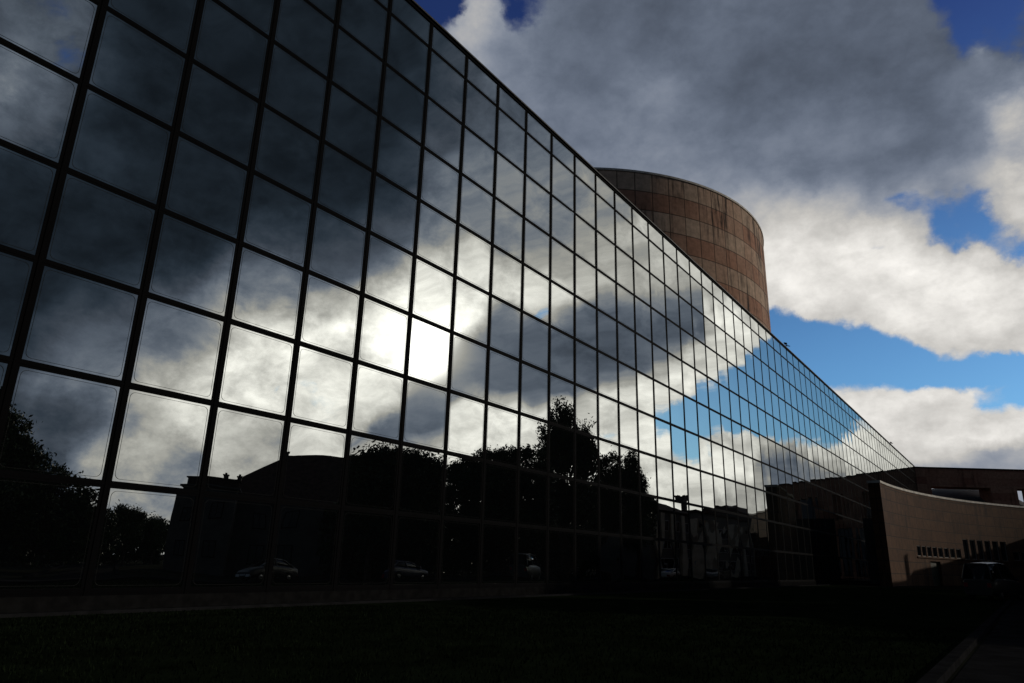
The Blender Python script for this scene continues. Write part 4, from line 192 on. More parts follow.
    [96, 96, 96, 102, 59, 62, 74, 112, 202, 316, 380, 387, 367, 321, 259, 217, 195, 181, 166, 150, 139, 135, 134, 133, 133, 133, 133, 130, 122, 109, 100, 100, 102, 114, 126, 134, 141, 145, 144, 143, 142, 140, 137, 134, 130, 127, 125, 125, 126, 126, 126, 127, 127, 127, 127, 125, 120, 108, 101, 101, 94, 92, 92, 91, 91, 91, 91, 91, 91, 91, 91, 91, 91, 91, 91, 91, 91, 91, 91, 149, 267, 239, 204, 204, 204, 204, 183, 169, 169, 169, 177, 176, 176, 176, 176, 176, 176, 176, 158, 160, 142, 142, 116, 89, 89, 89, 77, 67, 60, 47, 48, 43, 38, 33, 29, 27, 26, 25, 25, 24, 23, 22, 22, 22, 22, 22, 22, 22, 22, 22, 22, 21, 21, 21, 21, 21, 22, 22, 22, 22, 22, 22, 24, 41, 41, 41, 59, 77, 79, 95, 95, 111, 113, 113, 120],
    [102, 102, 102, 102, 102, 102, 102, 153, 217, 279, 330, 354, 343, 310, 272, 235, 204, 182, 166, 154, 145, 138, 135, 134, 133, 132, 130, 125, 112, 112, 105, 105, 105, 115, 123, 132, 138, 141, 143, 143, 141, 141, 141, 141, 137, 133, 130, 130, 128, 126, 126, 127, 127, 127, 127, 127, 121, 115, 106, 106, 101, 101, 101, 92, 91, 91, 91, 91, 91, 91, 91, 91, 91, 91, 91, 91, 91, 91, 91, 91, 151, 204, 204, 183, 183, 169, 169, 177, 177, 176, 166, 166, 176, 176, 176, 158, 158, 142, 142, 142, 117, 85, 85, 85, 77, 77, 61, 49, 38, 38, 38, 38, 38, 34, 30, 28, 26, 25, 25, 24, 23, 22, 22, 22, 22, 22, 22, 22, 22, 22, 22, 22, 22, 21, 21, 21, 22, 22, 22, 22, 22, 22, 22, 28, 40, 41, 41, 41, 79, 79, 95, 95, 95, 97, 113],
    [102, 102, 102, 102, 102, 102, 102, 153, 217, 279, 330, 354, 343, 310, 272, 235, 204, 182, 166, 154, 145, 138, 135, 134, 133, 132, 130, 125, 119, 112, 105, 105, 109, 115, 123, 132, 138, 141, 143, 143, 141, 141, 141, 141, 141, 141, 137, 134, 131, 128, 126, 127, 127, 127, 127, 127, 127, 120, 113, 106, 106, 106, 106, 99, 99, 91, 91, 91, 91, 91, 91, 91, 91, 91, 91, 91, 91, 91, 91, 91, 124, 183, 169, 169, 177, 177, 177, 166, 166, 166, 158, 158, 158, 158, 158, 142, 142, 142, 85, 85, 85, 77, 77, 77, 66, 52, 38, 38, 38, 38, 38, 38, 38, 34, 30, 28, 26, 25, 25, 24, 23, 22, 22, 22, 22, 22, 22, 22, 22, 22, 22, 22, 22, 22, 22, 22, 22, 22, 22, 22, 22, 22, 22, 24, 28, 40, 40, 41, 41, 79, 79, 79, 95, 95, 97],
]
# one line per row of elevation, 155 grid points of azimuth; cloud cover in percent, cloud brightness in thousandths

world = bpy.data.worlds.new('World')
scene.world = world
world.use_nodes = True
wt = world.node_tree
wt.nodes.clear()
W_ = NT(wt)
SKY_STRENGTH = 0.1

tc = W_.n('ShaderNodeTexCoord')
d0 = W_.vmath('NORMALIZE', tc.outputs['Generated'])
nz1 = W_.noise(d0, 5.0, 5, 0.6, 0.0, True)
nz2 = W_.noise(d0, 24.0, 8, 0.62, 0.0, True)
w1 = W_.vmath('MULTIPLY_ADD', nz1, (0.02, 0.02, 0.02), (-0.01, -0.01, -0.01))
w2 = W_.vmath('MULTIPLY_ADD', nz2, (0.036, 0.036, 0.036), (-0.018, -0.018, -0.018))
dw = W_.vmath('ADD', d0, W_.vmath('ADD', w1, w2))
dw = W_.vmath('NORMALIZE', dw)
sx = W_.n('ShaderNodeSeparateXYZ'); W_.put(sx.inputs[0], dw)
AZC = 51.0
# azimuth relative to AZC
ca, sa = math.cos(R(AZC)), math.sin(R(AZC))
xr = W_.math('SUBTRACT', W_.math('MULTIPLY', sx.outputs[0], ca), W_.math('MULTIPLY', sx.outputs[1], sa))
yr = W_.math('ADD', W_.math('MULTIPLY', sx.outputs[0], sa), W_.math('MULTIPLY', sx.outputs[1], ca))
daz = W_.math('MULTIPLY', W_.math('ARCTAN2', xr, yr), 180 / math.pi)
el = W_.math('MULTIPLY', W_.math('ARCSINE', sx.outputs[2]), 180 / math.pi)
acc = None
SEG = (-66.0, -38.0, -10.0, 15.0, 40.0, 65.0)       # five spans of azimuth, 31 points each
row_groups = []
for k in range(len(SKY_ROWS)):                       # one small node group per row of elevation
    g = bpy.data.node_groups.new('cloud_row', 'ShaderNodeTree')
    g.interface.new_socket('azimuth', in_out='INPUT', socket_type='NodeSocketFloat')
    g.interface.new_socket('row', in_out='OUTPUT', socket_type='NodeSocketColor')
    G_ = NT(g)
    gi = G_.n('NodeGroupInput'); go = G_.n('NodeGroupOutput')
    rowc = None
    for h in range(5):
        stops = [(i / 30, (SKY_COVER[k][h * 31 + i] / 100, SKY_LIGHT[k][h * 31 + i] / 1000, 0, 1)) for i in range(31)]
        o_ = G_.ramp(G_.lin(gi.outputs[0], SEG[h], SEG[h + 1]), stops)
        rowc = o_ if rowc is None else G_.mix(G_.math('GREATER_THAN', gi.outputs[0], SEG[h]), rowc, o_)
    g.links.new(rowc, go.inputs[0])
    row_groups.append(g)
for k, rel in enumerate(SKY_ROWS):
    gn = W_.n('ShaderNodeGroup'); gn.node_tree = row_groups[k]
    W_.put(gn.inputs[0], daz); rowc = gn.outputs[0]
    wgt = None
    if k > 0: wgt = W_.lin(el, SKY_ROWS[k - 1], rel, 0, 1)
    if k < len(SKY_ROWS) - 1:
        dn_ = W_.lin(el, rel, SKY_ROWS[k + 1], 1, 0)
        wgt = dn_ if wgt is None else W_.math('MINIMUM', wgt, dn_)
    sc_ = W_.n('ShaderNodeVectorMath', operation='SCALE')
    W_.put(sc_.inputs[0], rowc); W_.put(sc_.inputs['Scale'], wgt)
    acc = sc_.outputs[0] if acc is None else W_.vmath('ADD', acc, sc_.outputs[0])
sp2 = W_.n('ShaderNodeSeparateXYZ'); W_.put(sp2.inputs[0], acc)
cover0, lum0 = sp2.outputs[0], sp2.outputs[1]
# overhead and behind the viewer: an unbroken grey layer
ov = W_.smooth(el, 46, 58)
back = W_.smooth(W_.math('ABSOLUTE', daz), 66, 84)
far = W_.math('MAXIMUM', ov, back)
cover0 = W_.math('ADD', W_.math('MULTIPLY', cover0, W_.math('SUBTRACT', 1.0, far)), far)
farl = W_.math('ADD', W_.math('MULTIPLY', ov, 0.010), W_.math('MULTIPLY', W_.math('SUBTRACT', 1.0, ov), 0.055))
lum0 = W_.math('ADD', W_.math('MULTIPLY', lum0, W_.math('SUBTRACT', 1.0, far)), W_.math('MULTIPLY', far, farl))
# fine cloud structure
stretch = W_.vmath('MULTIPLY', d0, (1.0, 1.0, 1.5))
fb1 = W_.noise(stretch, 11.0, 12, 0.60, 0.2)
fb2 = W_.noise(W_.vmath('ADD', stretch, (3.1, 1.7, 0.4)), 19.0, 11, 0.64, 0.1)
T = W_.math('ADD', cover0, W_.math('MULTIPLY', W_.math('SUBTRACT', fb1, 0.5), 0.45))
T = W_.math('ADD', T, W_.math('MULTIPLY', W_.math('SUBTRACT', fb2, 0.5), 0.45))
vo = W_.n('ShaderNodeTexVoronoi', feature='F1', normalize=True)
W_.put(vo.inputs['Vector'], W_.vmath('ADD', stretch, w2))
vo.inputs['Scale'].default_value = 24.0; vo.inputs['Detail'].default_value = 2.0; vo.inputs['Roughness'].default_value = 0.5
puff = W_.math('SUBTRACT', 0.32, vo.outputs['Distance'])      # rounded heads of cumulus
T = W_.math('ADD', T, W_.math('MULTIPLY', puff, 0.55))
crisp = W_.smooth(daz, -16, -2)                       # the low sunward clouds have harder edges
cov = W_.smooth(T, W_.lin(crisp, 0, 1, 0.28, 0.36), W_.lin(crisp, 0, 1, 0.68, 0.58))
n2 = W_.math('SUBTRACT', W_.smooth(fb2, 0.28, 0.72), 0.5)
amp2 = W_.math('ADD', 0.26, W_.math('MULTIPLY', crisp, 0.42))
shade = W_.math('ADD', W_.math('ADD', 1.0, W_.math('MULTIPLY', puff, 0.45)), W_.math('MULTIPLY', n2, amp2))
shade = W_.math('MULTIPLY', shade, W_.math('ADD', 1.0, W_.math('MULTIPLY', W_.math('SUBTRACT', fb1, 0.5), -0.45)))
lum = W_.math('MAXIMUM', W_.math('MULTIPLY', lum0, shade), 0.004)
# bright veil of the cloud that the sun stands behind
sund = W_.vmath('DOT_PRODUCT', d0, (math.sin(R(SUN_AZ)) * math.cos(R(SUN_EL)), math.cos(R(SUN_AZ)) * math.cos(R(SUN_EL)), math.sin(R(SUN_EL))))
g1 = W_.math('EXPONENT', W_.math('MULTIPLY', W_.math('SUBTRACT', sund, 1.0), 1300.0))
g2 = W_.math('EXPONENT', W_.math('MULTIPLY', W_.math('SUBTRACT', sund, 1.0), 160.0))
lum = W_.math('ADD', lum, W_.math('ADD', W_.math('MULTIPLY', g1, 2.6), W_.math('MULTIPLY', g2, 0.15)))
warm = W_.smooth(lum, 0.08, 0.55)
cold = W_.smooth(lum, 0.03, 0.10)
tint = W_.mix(warm, W_.mix(cold, (0.66, 0.97, 1.45, 1), (0.80, 0.98, 1.34, 1)), (1.03, 1.0, 0.95, 1))
cl = W_.n('ShaderNodeVectorMath', operation='SCALE')
W_.put(cl.inputs[0], tint); W_.put(cl.inputs['Scale'], W_.math('DIVIDE', lum, SKY_STRENGTH))
sky = W_.n('ShaderNodeTexSky', sky_type='NISHITA')
sky.sun_disc = False
sky.sun_elevation = R(SUN_EL)
sky.sun_rotation = R(SUN_AZ)
sky.air_density = 1.0; sky.dust_density = 0.3; sky.ozone_density = 3.0
# deeper blue overhead, as through a polarised view of clean air
deep = W_.mix(W_.smooth(el, 10, 42), (0.64, 0.97, 1.18, 1), (0.24, 0.29, 0.58, 1))
skc = W_.mix(1.0, sky.outputs[0], deep, 'MULTIPLY')
final = W_.mix(cov, skc, cl.outputs[0])
bg = W_.n('ShaderNodeBackground')
W_.put(bg.inputs['Color'], final); bg.inputs['Strength'].default_value = SKY_STRENGTH
wo = W_.n('ShaderNodeOutputWorld')
wt.links.new(bg.outputs[0], wo.inputs['Surface'])
world.cycles.sampling_method = 'MANUAL'
world.cycles.sample_map_resolution = 512

sun_d = bpy.data.lights.new('sun', 'SUN')
sun_d.energy = 1.0
sun_d.angle = R(0.6)
sun_d.color = (1.0, 0.90, 0.76)
sun = bpy.data.objects.new('sun', sun_d)
COL.objects.link(sun)
sv = Vector((math.sin(R(SUN_AZ)) * math.cos(R(SUN_EL)), math.cos(R(SUN_AZ)) * math.cos(R(SUN_EL)), math.sin(R(SUN_EL))))
sun.rotation_euler = sv.to_track_quat('Z', 'Y').to_euler()
sun.location = (60, 20, 60)

scene.view_settings.view_transform = 'Standard'
scene.view_settings.look = 'None'
scene.view_settings.exposure = 0.0
scene.view_settings.gamma = 1.0
scene.render.engine = 'CYCLES'
scene.cycles.caustics_reflective = False
scene.cycles.caustics_refractive = False
scene.cycles.max_bounces = 6
scene.cycles.use_denoising = True

# ------------------------------------------------------------------ materials
def mat(name, color=(0.5, 0.5, 0.5), rough=0.7, spec=0.3, metal=0.0, vary=0.0, vscale=2.0, bump=0.0, bscale=20.0):
    m = bpy.data.materials.new(name); m.use_nodes = True
    t = NT(m.node_tree); b = m.node_tree.nodes['Principled BSDF']
    b.inputs['Roughness'].default_value = rough
    b.inputs['Specular IOR Level'].default_value = spec
    b.inputs['Metallic'].default_value = metal
    c = (*color, 1)
    tcn = t.n('ShaderNodeTexCoord')
    if vary:
        n_ = t.noise(tcn.outputs['Object'], vscale, 6, 0.6)
        f = t.smooth(n_, 0.3, 0.7)
        lo = tuple(v * (1 - vary) for v in color) + (1,)
        hi = tuple(min(1, v * (1 + vary)) for v in color) + (1,)
        t.put(b.inputs['Base Color'], t.mix(f, lo, hi))
    else:
        b.inputs['Base Color'].default_value = c
    if bump:
        bn = t.n('ShaderNodeBump'); bn.inputs['Strength'].default_value = bump; bn.inputs['Distance'].default_value = 0.02
        t.put(bn.inputs['Height'], t.noise(tcn.outputs['Object'], bscale, 5, 0.6))
        t.put(b.inputs['Normal'], bn.outputs[0])
    return m

def glass_mat():
    m = bpy.data.materials.new('mirror_glass'); m.use_nodes = True
    t = NT(m.node_tree); m.node_tree.nodes.clear()
    fr = t.n('ShaderNodeFresnel'); fr.inputs['IOR'].default_value = 9.0
    df = t.n('ShaderNodeBsdfDiffuse'); df.inputs['Color'].default_value = (0.006, 0.007, 0.008, 1)
    gl = t.n('ShaderNodeBsdfGlossy'); gl.inputs['Roughness'].default_value = 0.0
    tcn = t.n('ShaderNodeTexCoord')
    # thin uneven film of dust on the coating
    dn = t.smooth(t.noise(tcn.outputs['Object'], 0.35, 7, 0.65, 0.4), 0.35, 0.75, 0.0, 1.0)
    t.put(gl.inputs['Color'], t.mix(dn, (0.97, 1.0, 0.95, 1), (0.92, 0.95, 0.91, 1)))
    mx = t.n('ShaderNodeMixShader')
    t.put(mx.inputs[0], fr.outputs[0]); t.put(mx.inputs[1], df.outputs[0]); t.put(mx.inputs[2], gl.outputs[0])
    o = t.n('ShaderNodeOutputMaterial'); t.put(o.inputs['Surface'], mx.outputs[0])
    return m

def stone_mat(name, ca_, cb_, cw, chh, stripe=0.0, stain=0.5, joint=0.012):
    """coursed stone slabs on UV in metres; stripe: alternate courses in two stones"""
    m = bpy.data.materials.new(name); m.use_nodes = True
    t = NT(m.node_tree); b = m.node_tree.nodes['Principled BSDF']
    b.inputs['Roughness'].default_value = 0.85; b.inputs['Specular IOR Level'].default_value = 0.12
    uv = t.n('ShaderNodeTexCoord').outputs['UV']
    s = t.n('ShaderNodeSeparateXYZ'); t.put(s.inputs[0], uv)
    br = t.n('ShaderNodeTexBrick'); br.offset = 0.0; br.squash = 1.0
    t.put(br.inputs['Vector'], uv)
    br.inputs['Scale'].default_value = 1.0
    br.inputs['Brick Width'].default_value = cw; br.inputs['Row Height'].default_value = chh
    br.inputs['Mortar Size'].default_value = joint; br.inputs['Mortar Smooth'].default_value = 0.3
    br.inputs['Color1'].default_value = (0.0, 0.0, 0.0, 1); br.inputs['Color2'].default_value = (1, 1, 1, 1)
    br.inputs['Mortar'].default_value = (0.5, 0.5, 0.5, 1)
    rnd = br.outputs['Color']
    par = t.math('MODULO', t.math('FLOOR', t.math('DIVIDE', s.outputs[1], chh)), 2.0)
    grain = t.noise(uv, 1.3, 8, 0.65)
    blotch = t.noise(uv, 0.12, 5, 0.6)
    f = t.math('ADD', t.math('MULTIPLY', par, stripe), t.math('MULTIPLY', t.math('SUBTRACT', rnd, 0.5), 0.7))
    f = t.math('ADD', f, t.math('MULTIPLY', t.math('SUBTRACT', blotch, 0.5), 1.1))
    f = t.math('ADD', f, (1 - stripe) * 0.5, clamp=True)
    col = t.mix(f, (*ca_, 1), (*cb_, 1))
    col = t.mix(1.0, col, t.mix(t.smooth(grain, 0.3, 0.7), (0.78, 0.78, 0.78, 1), (1.15, 1.15, 1.15, 1)), 'MULTIPLY')
    # rain streaks running down from the coping and out of some joints
    sv_ = t.n('ShaderNodeCombineXYZ')
    t.put(sv_.inputs[0], t.math('MULTIPLY', s.outputs[0], 1.1)); t.put(sv_.inputs[1], t.math('MULTIPLY', s.outputs[1], 0.10))
    streak = t.smooth(t.noise(sv_.outputs[0], 1.0, 6, 0.7), 0.47, 0.62)
    patch = t.smooth(t.noise(uv, 0.09, 4, 0.6), 0.42, 0.62)
    col = t.mix(t.math('MULTIPLY', t.math('MULTIPLY', streak, patch), stain), col, (0.018, 0.014, 0.012, 1))
    col = t.mix(t.math('MULTIPLY', br.outputs['Fac'], 0.75), col, (0.03, 0.024, 0.02, 1))
    t.put(b.inputs['Base Color'], col)
    bn = t.n('ShaderNodeBump'); bn.inputs['Strength'].default_value = 0.5; bn.inputs['Distance'].default_value = 0.02
    t.put(bn.inputs['Height'], t.math('SUBTRACT', t.math('MULTIPLY', grain, 0.4), br.outputs['Fac']))
    t.put(b.inputs['Normal'], bn.outputs[0])
    return m

def leaf_mat(name, col):
    m = bpy.data.materials.new(name); m.use_nodes = True
    t = NT(m.node_tree); b = m.node_tree.nodes['Principled BSDF']
    b.inputs['Roughness'].default_value = 0.6; b.inputs['Specular IOR Level'].default_value = 0.2
    tcn = t.n('ShaderNodeTexCoord')
    f = t.smooth(t.noise(tcn.outputs['Object'], 0.9, 5, 0.6), 0.3, 0.7)
    t.put(b.inputs['Base Color'], t.mix(f, tuple(v * 0.6 for v in col) + (1,), tuple(v * 1.4 for v in col) + (1,)))
    return m

M_GLASS = glass_mat()
M_ALU = mat('dark_anodised_aluminium', (0.004, 0.004, 0.0045), 0.7, 0.02)
M_GASKET = mat('spacer_bar', (0.03, 0.03, 0.029), 0.8, 0.0)
M_COPING = mat('roof_edge_metal', (0.07, 0.07, 0.07), 0.6, 0.2, 0.0, 0.2, 0.5)
M_PLINTH = mat('dark_granite', (0.012, 0.012, 0.012), 0.8, 0.0, 0, 0.3, 3)
M_ROOFING = mat('roof_gravel', (0.12, 0.12, 0.12), 0.9, 0.1, 0, 0.3, 4)
M_SIDE = mat('dark_cladding', (0.05, 0.05, 0.055), 0.6, 0.3, 0, 0.2, 1)
M_DRUM = stone_mat('banded_stone', (0.60, 0.43, 0.31), (0.46, 0.24, 0.155), 2.35, 2.62, 0.85, 0.95, 0.085)
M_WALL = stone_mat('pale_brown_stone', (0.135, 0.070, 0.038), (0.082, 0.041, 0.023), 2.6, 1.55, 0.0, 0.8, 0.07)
M_WING = stone_mat('red_brown_stone', (0.42, 0.23, 0.15), (0.28, 0.12, 0.08), 3.2, 1.9, 0.3, 0.6)
M_COPE = mat('pale_stone_coping', (0.62, 0.57, 0.49), 0.7, 0.3, 0, 0.25, 1.2)
M_DARKGLASS = mat('dark_window_glass', (0.006, 0.007, 0.009), 0.08, 0.5)
M_FRAME = mat('pale_painted_frame', (0.20, 0.19, 0.175), 0.5, 0.4, 0, 0.15, 3)
M_DOOR = mat('dark_green_door_paint', (0.020, 0.030, 0.018), 0.45, 0.4, 0, 0.2, 2)
M_GREYROOF = mat('grey_sheet_roof', (0.09, 0.092, 0.098), 0.8, 0.1, 0, 0.25, 0.2)
M_STUCCO = mat('pale_render', (0.50, 0.46, 0.38), 0.85, 0.2, 0, 0.2, 0.6, 0.3, 8)
M_STUCCO_D = mat('grey_render', (0.10, 0.095, 0.09), 0.85, 0.2, 0, 0.2, 0.6, 0.3, 8)
M_WHITE = mat('white_house_paint', (0.45, 0.45, 0.46), 0.6, 0.3, 0, 0.1, 1)
M_TILE = mat('dark_roof_tiles', (0.07, 0.045, 0.038), 0.9, 0.02, 0, 0.35, 2.5, 0.6, 5)
M_BARK = mat('tree_bark', (0.055, 0.042, 0.032), 0.9, 0.1, 0, 0.4, 3, 0.8, 6)
M_CHROME = mat('bright_trim', (0.35, 0.35, 0.36), 0.3, 0.5, 1.0)
M_TYRE = mat('tyre_rubber', (0.02, 0.02, 0.02), 0.85, 0.2)
M_LAMP = mat('headlamp_lens', (0.65, 0.66, 0.68), 0.15, 0.6)
M_RED = mat('tail_lamp_lens', (0.25, 0.012, 0.012), 0.2, 0.5)
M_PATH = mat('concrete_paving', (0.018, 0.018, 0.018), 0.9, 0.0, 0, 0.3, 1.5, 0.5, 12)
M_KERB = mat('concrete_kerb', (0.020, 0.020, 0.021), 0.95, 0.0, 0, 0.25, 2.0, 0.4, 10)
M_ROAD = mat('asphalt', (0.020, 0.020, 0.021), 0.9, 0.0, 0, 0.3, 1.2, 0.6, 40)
M_LINE = mat('road_paint', (0.7, 0.7, 0.68), 0.7, 0.2, 0, 0.2, 3)
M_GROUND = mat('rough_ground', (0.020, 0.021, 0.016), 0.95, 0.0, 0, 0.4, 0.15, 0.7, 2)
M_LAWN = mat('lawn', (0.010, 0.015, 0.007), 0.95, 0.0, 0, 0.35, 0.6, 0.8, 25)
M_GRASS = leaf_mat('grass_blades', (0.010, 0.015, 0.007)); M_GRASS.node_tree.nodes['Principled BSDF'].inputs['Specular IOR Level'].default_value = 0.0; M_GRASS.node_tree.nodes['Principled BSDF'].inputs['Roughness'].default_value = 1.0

# ------------------------------------------------------------------ mesh helpers
class MB:
    def __init__(self):
        self.v = []; self.f = []; self.uv = []; self.mi = []; self.sm = []
    def add(self, verts, faces, mi=0, uvs=None, smooth=False):
        o = len(self.v)
        self.v.extend([tuple(p) for p in verts])
        for k, f in enumerate(faces):
            self.f.append([o + i for i in f])
            self.mi.append(mi); self.sm.append(smooth)
            self.uv.append(uvs[k] if uvs else None)
    def box(self, x0, x1, y0, y1, z0, z1, mi=0):
        vs = [(x, y, z) for z in (z0, z1) for y in (y0, y1) for x in (x0, x1)]
        fs = [(0, 2, 3, 1), (4, 5, 7, 6), (0, 1, 5, 4), (2, 6, 7, 3), (0, 4, 6, 2), (1, 3, 7, 5)]
        uvs = [[(vs[i][0], vs[i][1]) for i in fs[0]], [(vs[i][0], vs[i][1]) for i in fs[1]],
               [(vs[i][0], vs[i][2]) for i in fs[2]], [(vs[i][0], vs[i][2]) for i in fs[3]],
               [(vs[i][1], vs[i][2]) for i in fs[4]], [(vs[i][1], vs[i][2]) for i in fs[5]]]
        self.add(vs, fs, mi, uvs)
    def quad(self, a, b, c, d, mi=0, uv=None, smooth=False):
        self.add([a, b, c, d], [(0, 1, 2, 3)], mi, [uv] if uv else None, smooth)
    def tube(self, pts, rads, n=8, mi=0, caps=True):
        rings = []
        for i, p in enumerate(pts):
            p = Vector(p)
            a = Vector(pts[max(0, i - 1)]); b = Vector(pts[min(len(pts) - 1, i + 1)])
            d = (b - a).normalized()
            x = d.orthogonal().normalized() if abs(d.z) < 0.9 else Vector((1, 0, 0))
            x = (x - d * x.dot(d)).normalized(); y = d.cross(x)
            rings.append([p + (x * math.cos(t) + y * math.sin(t)) * rads[i] for t in [2 * math.pi * k / n for k in range(n)]])
        vs = [q for r in rings for q in r]
        fs = [(i * n + k, i * n + (k + 1) % n, (i + 1) * n + (k + 1) % n, (i + 1) * n + k) for i in range(len(pts) - 1) for k in range(n)]
        self.add(vs, fs, mi, None, True)
        if caps:
            self.add(rings[0], [tuple(range(n))[::-1]], mi); self.add(rings[-1], [tuple(range(n))], mi)
    def build(self, name, mats, parent=None, loc=None, rotz=0.0):
        me = bpy.data.meshes.new(name)
        me.from_pydata(self.v, [], self.f)
        if not isinstance(mats, (list, tuple)): mats = [mats]
        for m in mats: me.materials.append(m)
        me.polygons.foreach_set('material_index', self.mi)
        me.polygons.foreach_set('use_smooth', self.sm)
        if any(u is not None for u in self.uv):
            ul = me.uv_layers.new(name='UVMap')
            for p, u in zip(me.polygons, self.uv):
                if u:
                    for li, c in zip(p.loop_indices, u): ul.data[li].uv = c
        me.update()
        o = bpy.data.objects.new(name, me); COL.objects.link(o)
        if parent is not None: o.parent = parent
        if loc is not None: o.location = loc
        if rotz: o.rotation_euler = (0, 0, rotz)
        return o

def tag(o, label, cat, group=None, kind=None):
    if label: o['label'] = label
    if cat: o['category'] = cat
    if group: o['group'] = group
    if kind: o['kind'] = kind
    return o

def thing(name, label, cat, loc, rotz=0.0, group=None):
    o = bpy.data.objects.new(name, None); COL.objects.link(o)
    o.location = loc; o.rotation_euler = (0, 0, rotz); o.empty_display_size = 1
    return tag(o, label, cat, group)

# ------------------------------------------------------------------ the ground
def sheet(name, pts, z, m, label):
    b = MB(); b.add([(p.x, p.y, z) for p in pts], [tuple(range(len(pts)))])
    return tag(b.build(name, m), label, name, kind='structure')

b = MB(); n = 48
for r0, r1 in ((0, 60), (60, 250), (250, 900), (900, 4000)):
    for k in range(n):
        a0, a1 = 2 * math.pi * k / n, 2 * math.pi * (k + 1) / n
        P = lambda r, a: (r * math.cos(a), r * math.sin(a), 0)
        if r0 == 0: b.add([(0, 0, 0), P(r1, a0), P(r1, a1)], [(0, 1, 2)])
        else: b.add([P(r0, a0), P(r1, a0), P(r1, a1), P(r0, a1)], [(0, 1, 2, 3)])
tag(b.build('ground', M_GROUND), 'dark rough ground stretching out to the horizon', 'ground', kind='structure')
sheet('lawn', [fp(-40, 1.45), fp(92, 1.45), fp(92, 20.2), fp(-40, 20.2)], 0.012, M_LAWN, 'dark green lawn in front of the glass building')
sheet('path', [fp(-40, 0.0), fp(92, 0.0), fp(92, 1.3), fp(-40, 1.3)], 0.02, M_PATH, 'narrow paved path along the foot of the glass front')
sheet('road', [fp(-60, 20.6), fp(230, 20.6), fp(230, 27.6), fp(-60, 27.6)], 0.016, M_ROAD, 'dark asphalt road running parallel to the glass front')
sheet('side_road', [fp(16.6, 27.6), fp(21.0, 27.6), fp(62.0, 112), fp(57.0, 112)], 0.020, M_ROAD, 'side road leading away between the house and the dark garden tree')
def strip(name, p0, p1, w, h, m, label):
    b = MB(); d = p1 - p0; L = d.length
    b.box(0, L, -w / 2, w / 2, 0, h)
    o = b.build(name, m, loc=p0); o.rotation_euler = (0, 0, math.atan2(d.y, d.x))
    return tag(o, label, 'kerb', kind='structure')
strip('kerb', fp(-40, 1.375), fp(92, 1.375), 0.15, 0.10, M_KERB, 'pale concrete kerb between the path and the lawn')
strip('kerb', fp(-60, 20.4), fp(230, 20.4), 0.22, 0.13, M_KERB, 'pale concrete kerb along the lawn side of the road')
strip('kerb', fp(16.0, 29.0), fp(57.0, 113), 0.28, 0.16, M_KERB, 'pale concrete kerb on the tree side of the side road')
strip('kerb', fp(21.3, 28.6), fp(62.3, 112), 0.28, 0.15, M_KERB, 'pale concrete kerb on the house side of the side road')
b = MB()
for k in range(40):
    b.box(-40 + k * 6, -37 + k * 6, -0.06, 0.06, 0, 0.004)
tag(b.build('road_marking', M_LINE, loc=fp(0, 23.0, 0.021), rotz=ROT), 'dashed white centre line painted on the asphalt road', 'road marking', kind='structure')

rng = random.Random(5)
b = MB()
for k in range(42000):
    r = 5 + 22 * rng.random() ** 0.8; az = R(rng.uniform(-42, 46))
    p = Vector((r * math.sin(az), r * math.cos(az), 0))
    q = (p - F0).dot(N)
    if q < 1.6 or q > 20.1: continue
    h = rng.uniform(0.03, 0.075) * (1.6 if rng.random() < 0.06 else 1); t = rng.uniform(0, 6.28); w = 0.006 + 0.0004 * r
    dx, dy = math.cos(t) * w, math.sin(t) * w
    lx, ly = rng.uniform(-.03, .03), rng.uniform(-.03, .03)
    b.add([(p.x - dx, p.y - dy, 0.01), (p.x + dx, p.y + dy, 0.01), (p.x + lx, p.y + ly, 0.012 + h)], [(0, 1, 2)])
tag(b.build('grass', M_GRASS), 'short dark grass blades of the lawn in front of the viewer', 'grass', kind='stuff')

# ------------------------------------------------------------------ the glass building
C0, C1 = -6, 71
X0, X1 = C0 * BAY, C1 * BAY
bld = thing('office_building', 'long glass office building with a black grid of mirrored square panes', 'building', F0, ROT)
DEPTH = 78.0
zr = [ROW0 - 3.0 * k for k in range(10)]             # transoms
edges = [ROOF - 0.12] + zr
for c in range(C0, C1 + 1):
    b = MB(); x = c * BAY
    b.box(x - 0.145, x + 0.145, -0.012, 0.12, 0.30, ROOF - 0.15)
    b.box(x - 0.04, x + 0.04, -0.030, -0.012, 0.30, ROOF - 0.15)
    b.build('mullion', M_ALU, bld)
for z in zr:
    b = MB(); b.box(X0, X1, -0.009, 0.11, z - 0.105, z + 0.105); b.box(X0, X1, -0.020, -0.009, z - 0.03, z + 0.03)
    b.build('transom', M_ALU, bld)
b = MB(); b.box(X0 - 0.2, X1, -0.06, 0.14, ROOF - 0.17, ROOF - 0.02); b.build('top_rail', M_ALU, bld)
b = MB(); b.box(X0 - 0.25, X1, -0.16, 0.55, ROOF - 0.02, ROOF + 0.07); b.build('roof_coping', M_COPING, bld)
b = MB(); b.box(X0 - 0.2, X1, -0.05, 0.30, 0.0, 0.40); b.build('plinth', M_PLINTH, bld)
b = MB(); b.box(X0 - 0.1, X1 - 0.1, 0.56, DEPTH, 0.02, ROOF - 0.25); b.build('rear_wall', M_SIDE, bld)
b = MB(); b.box(X0, X1 - 0.1, 0.6, DEPTH - 0.2, ROOF - 0.25, ROOF - 0.15); b.build('roof', M_ROOFING, bld)

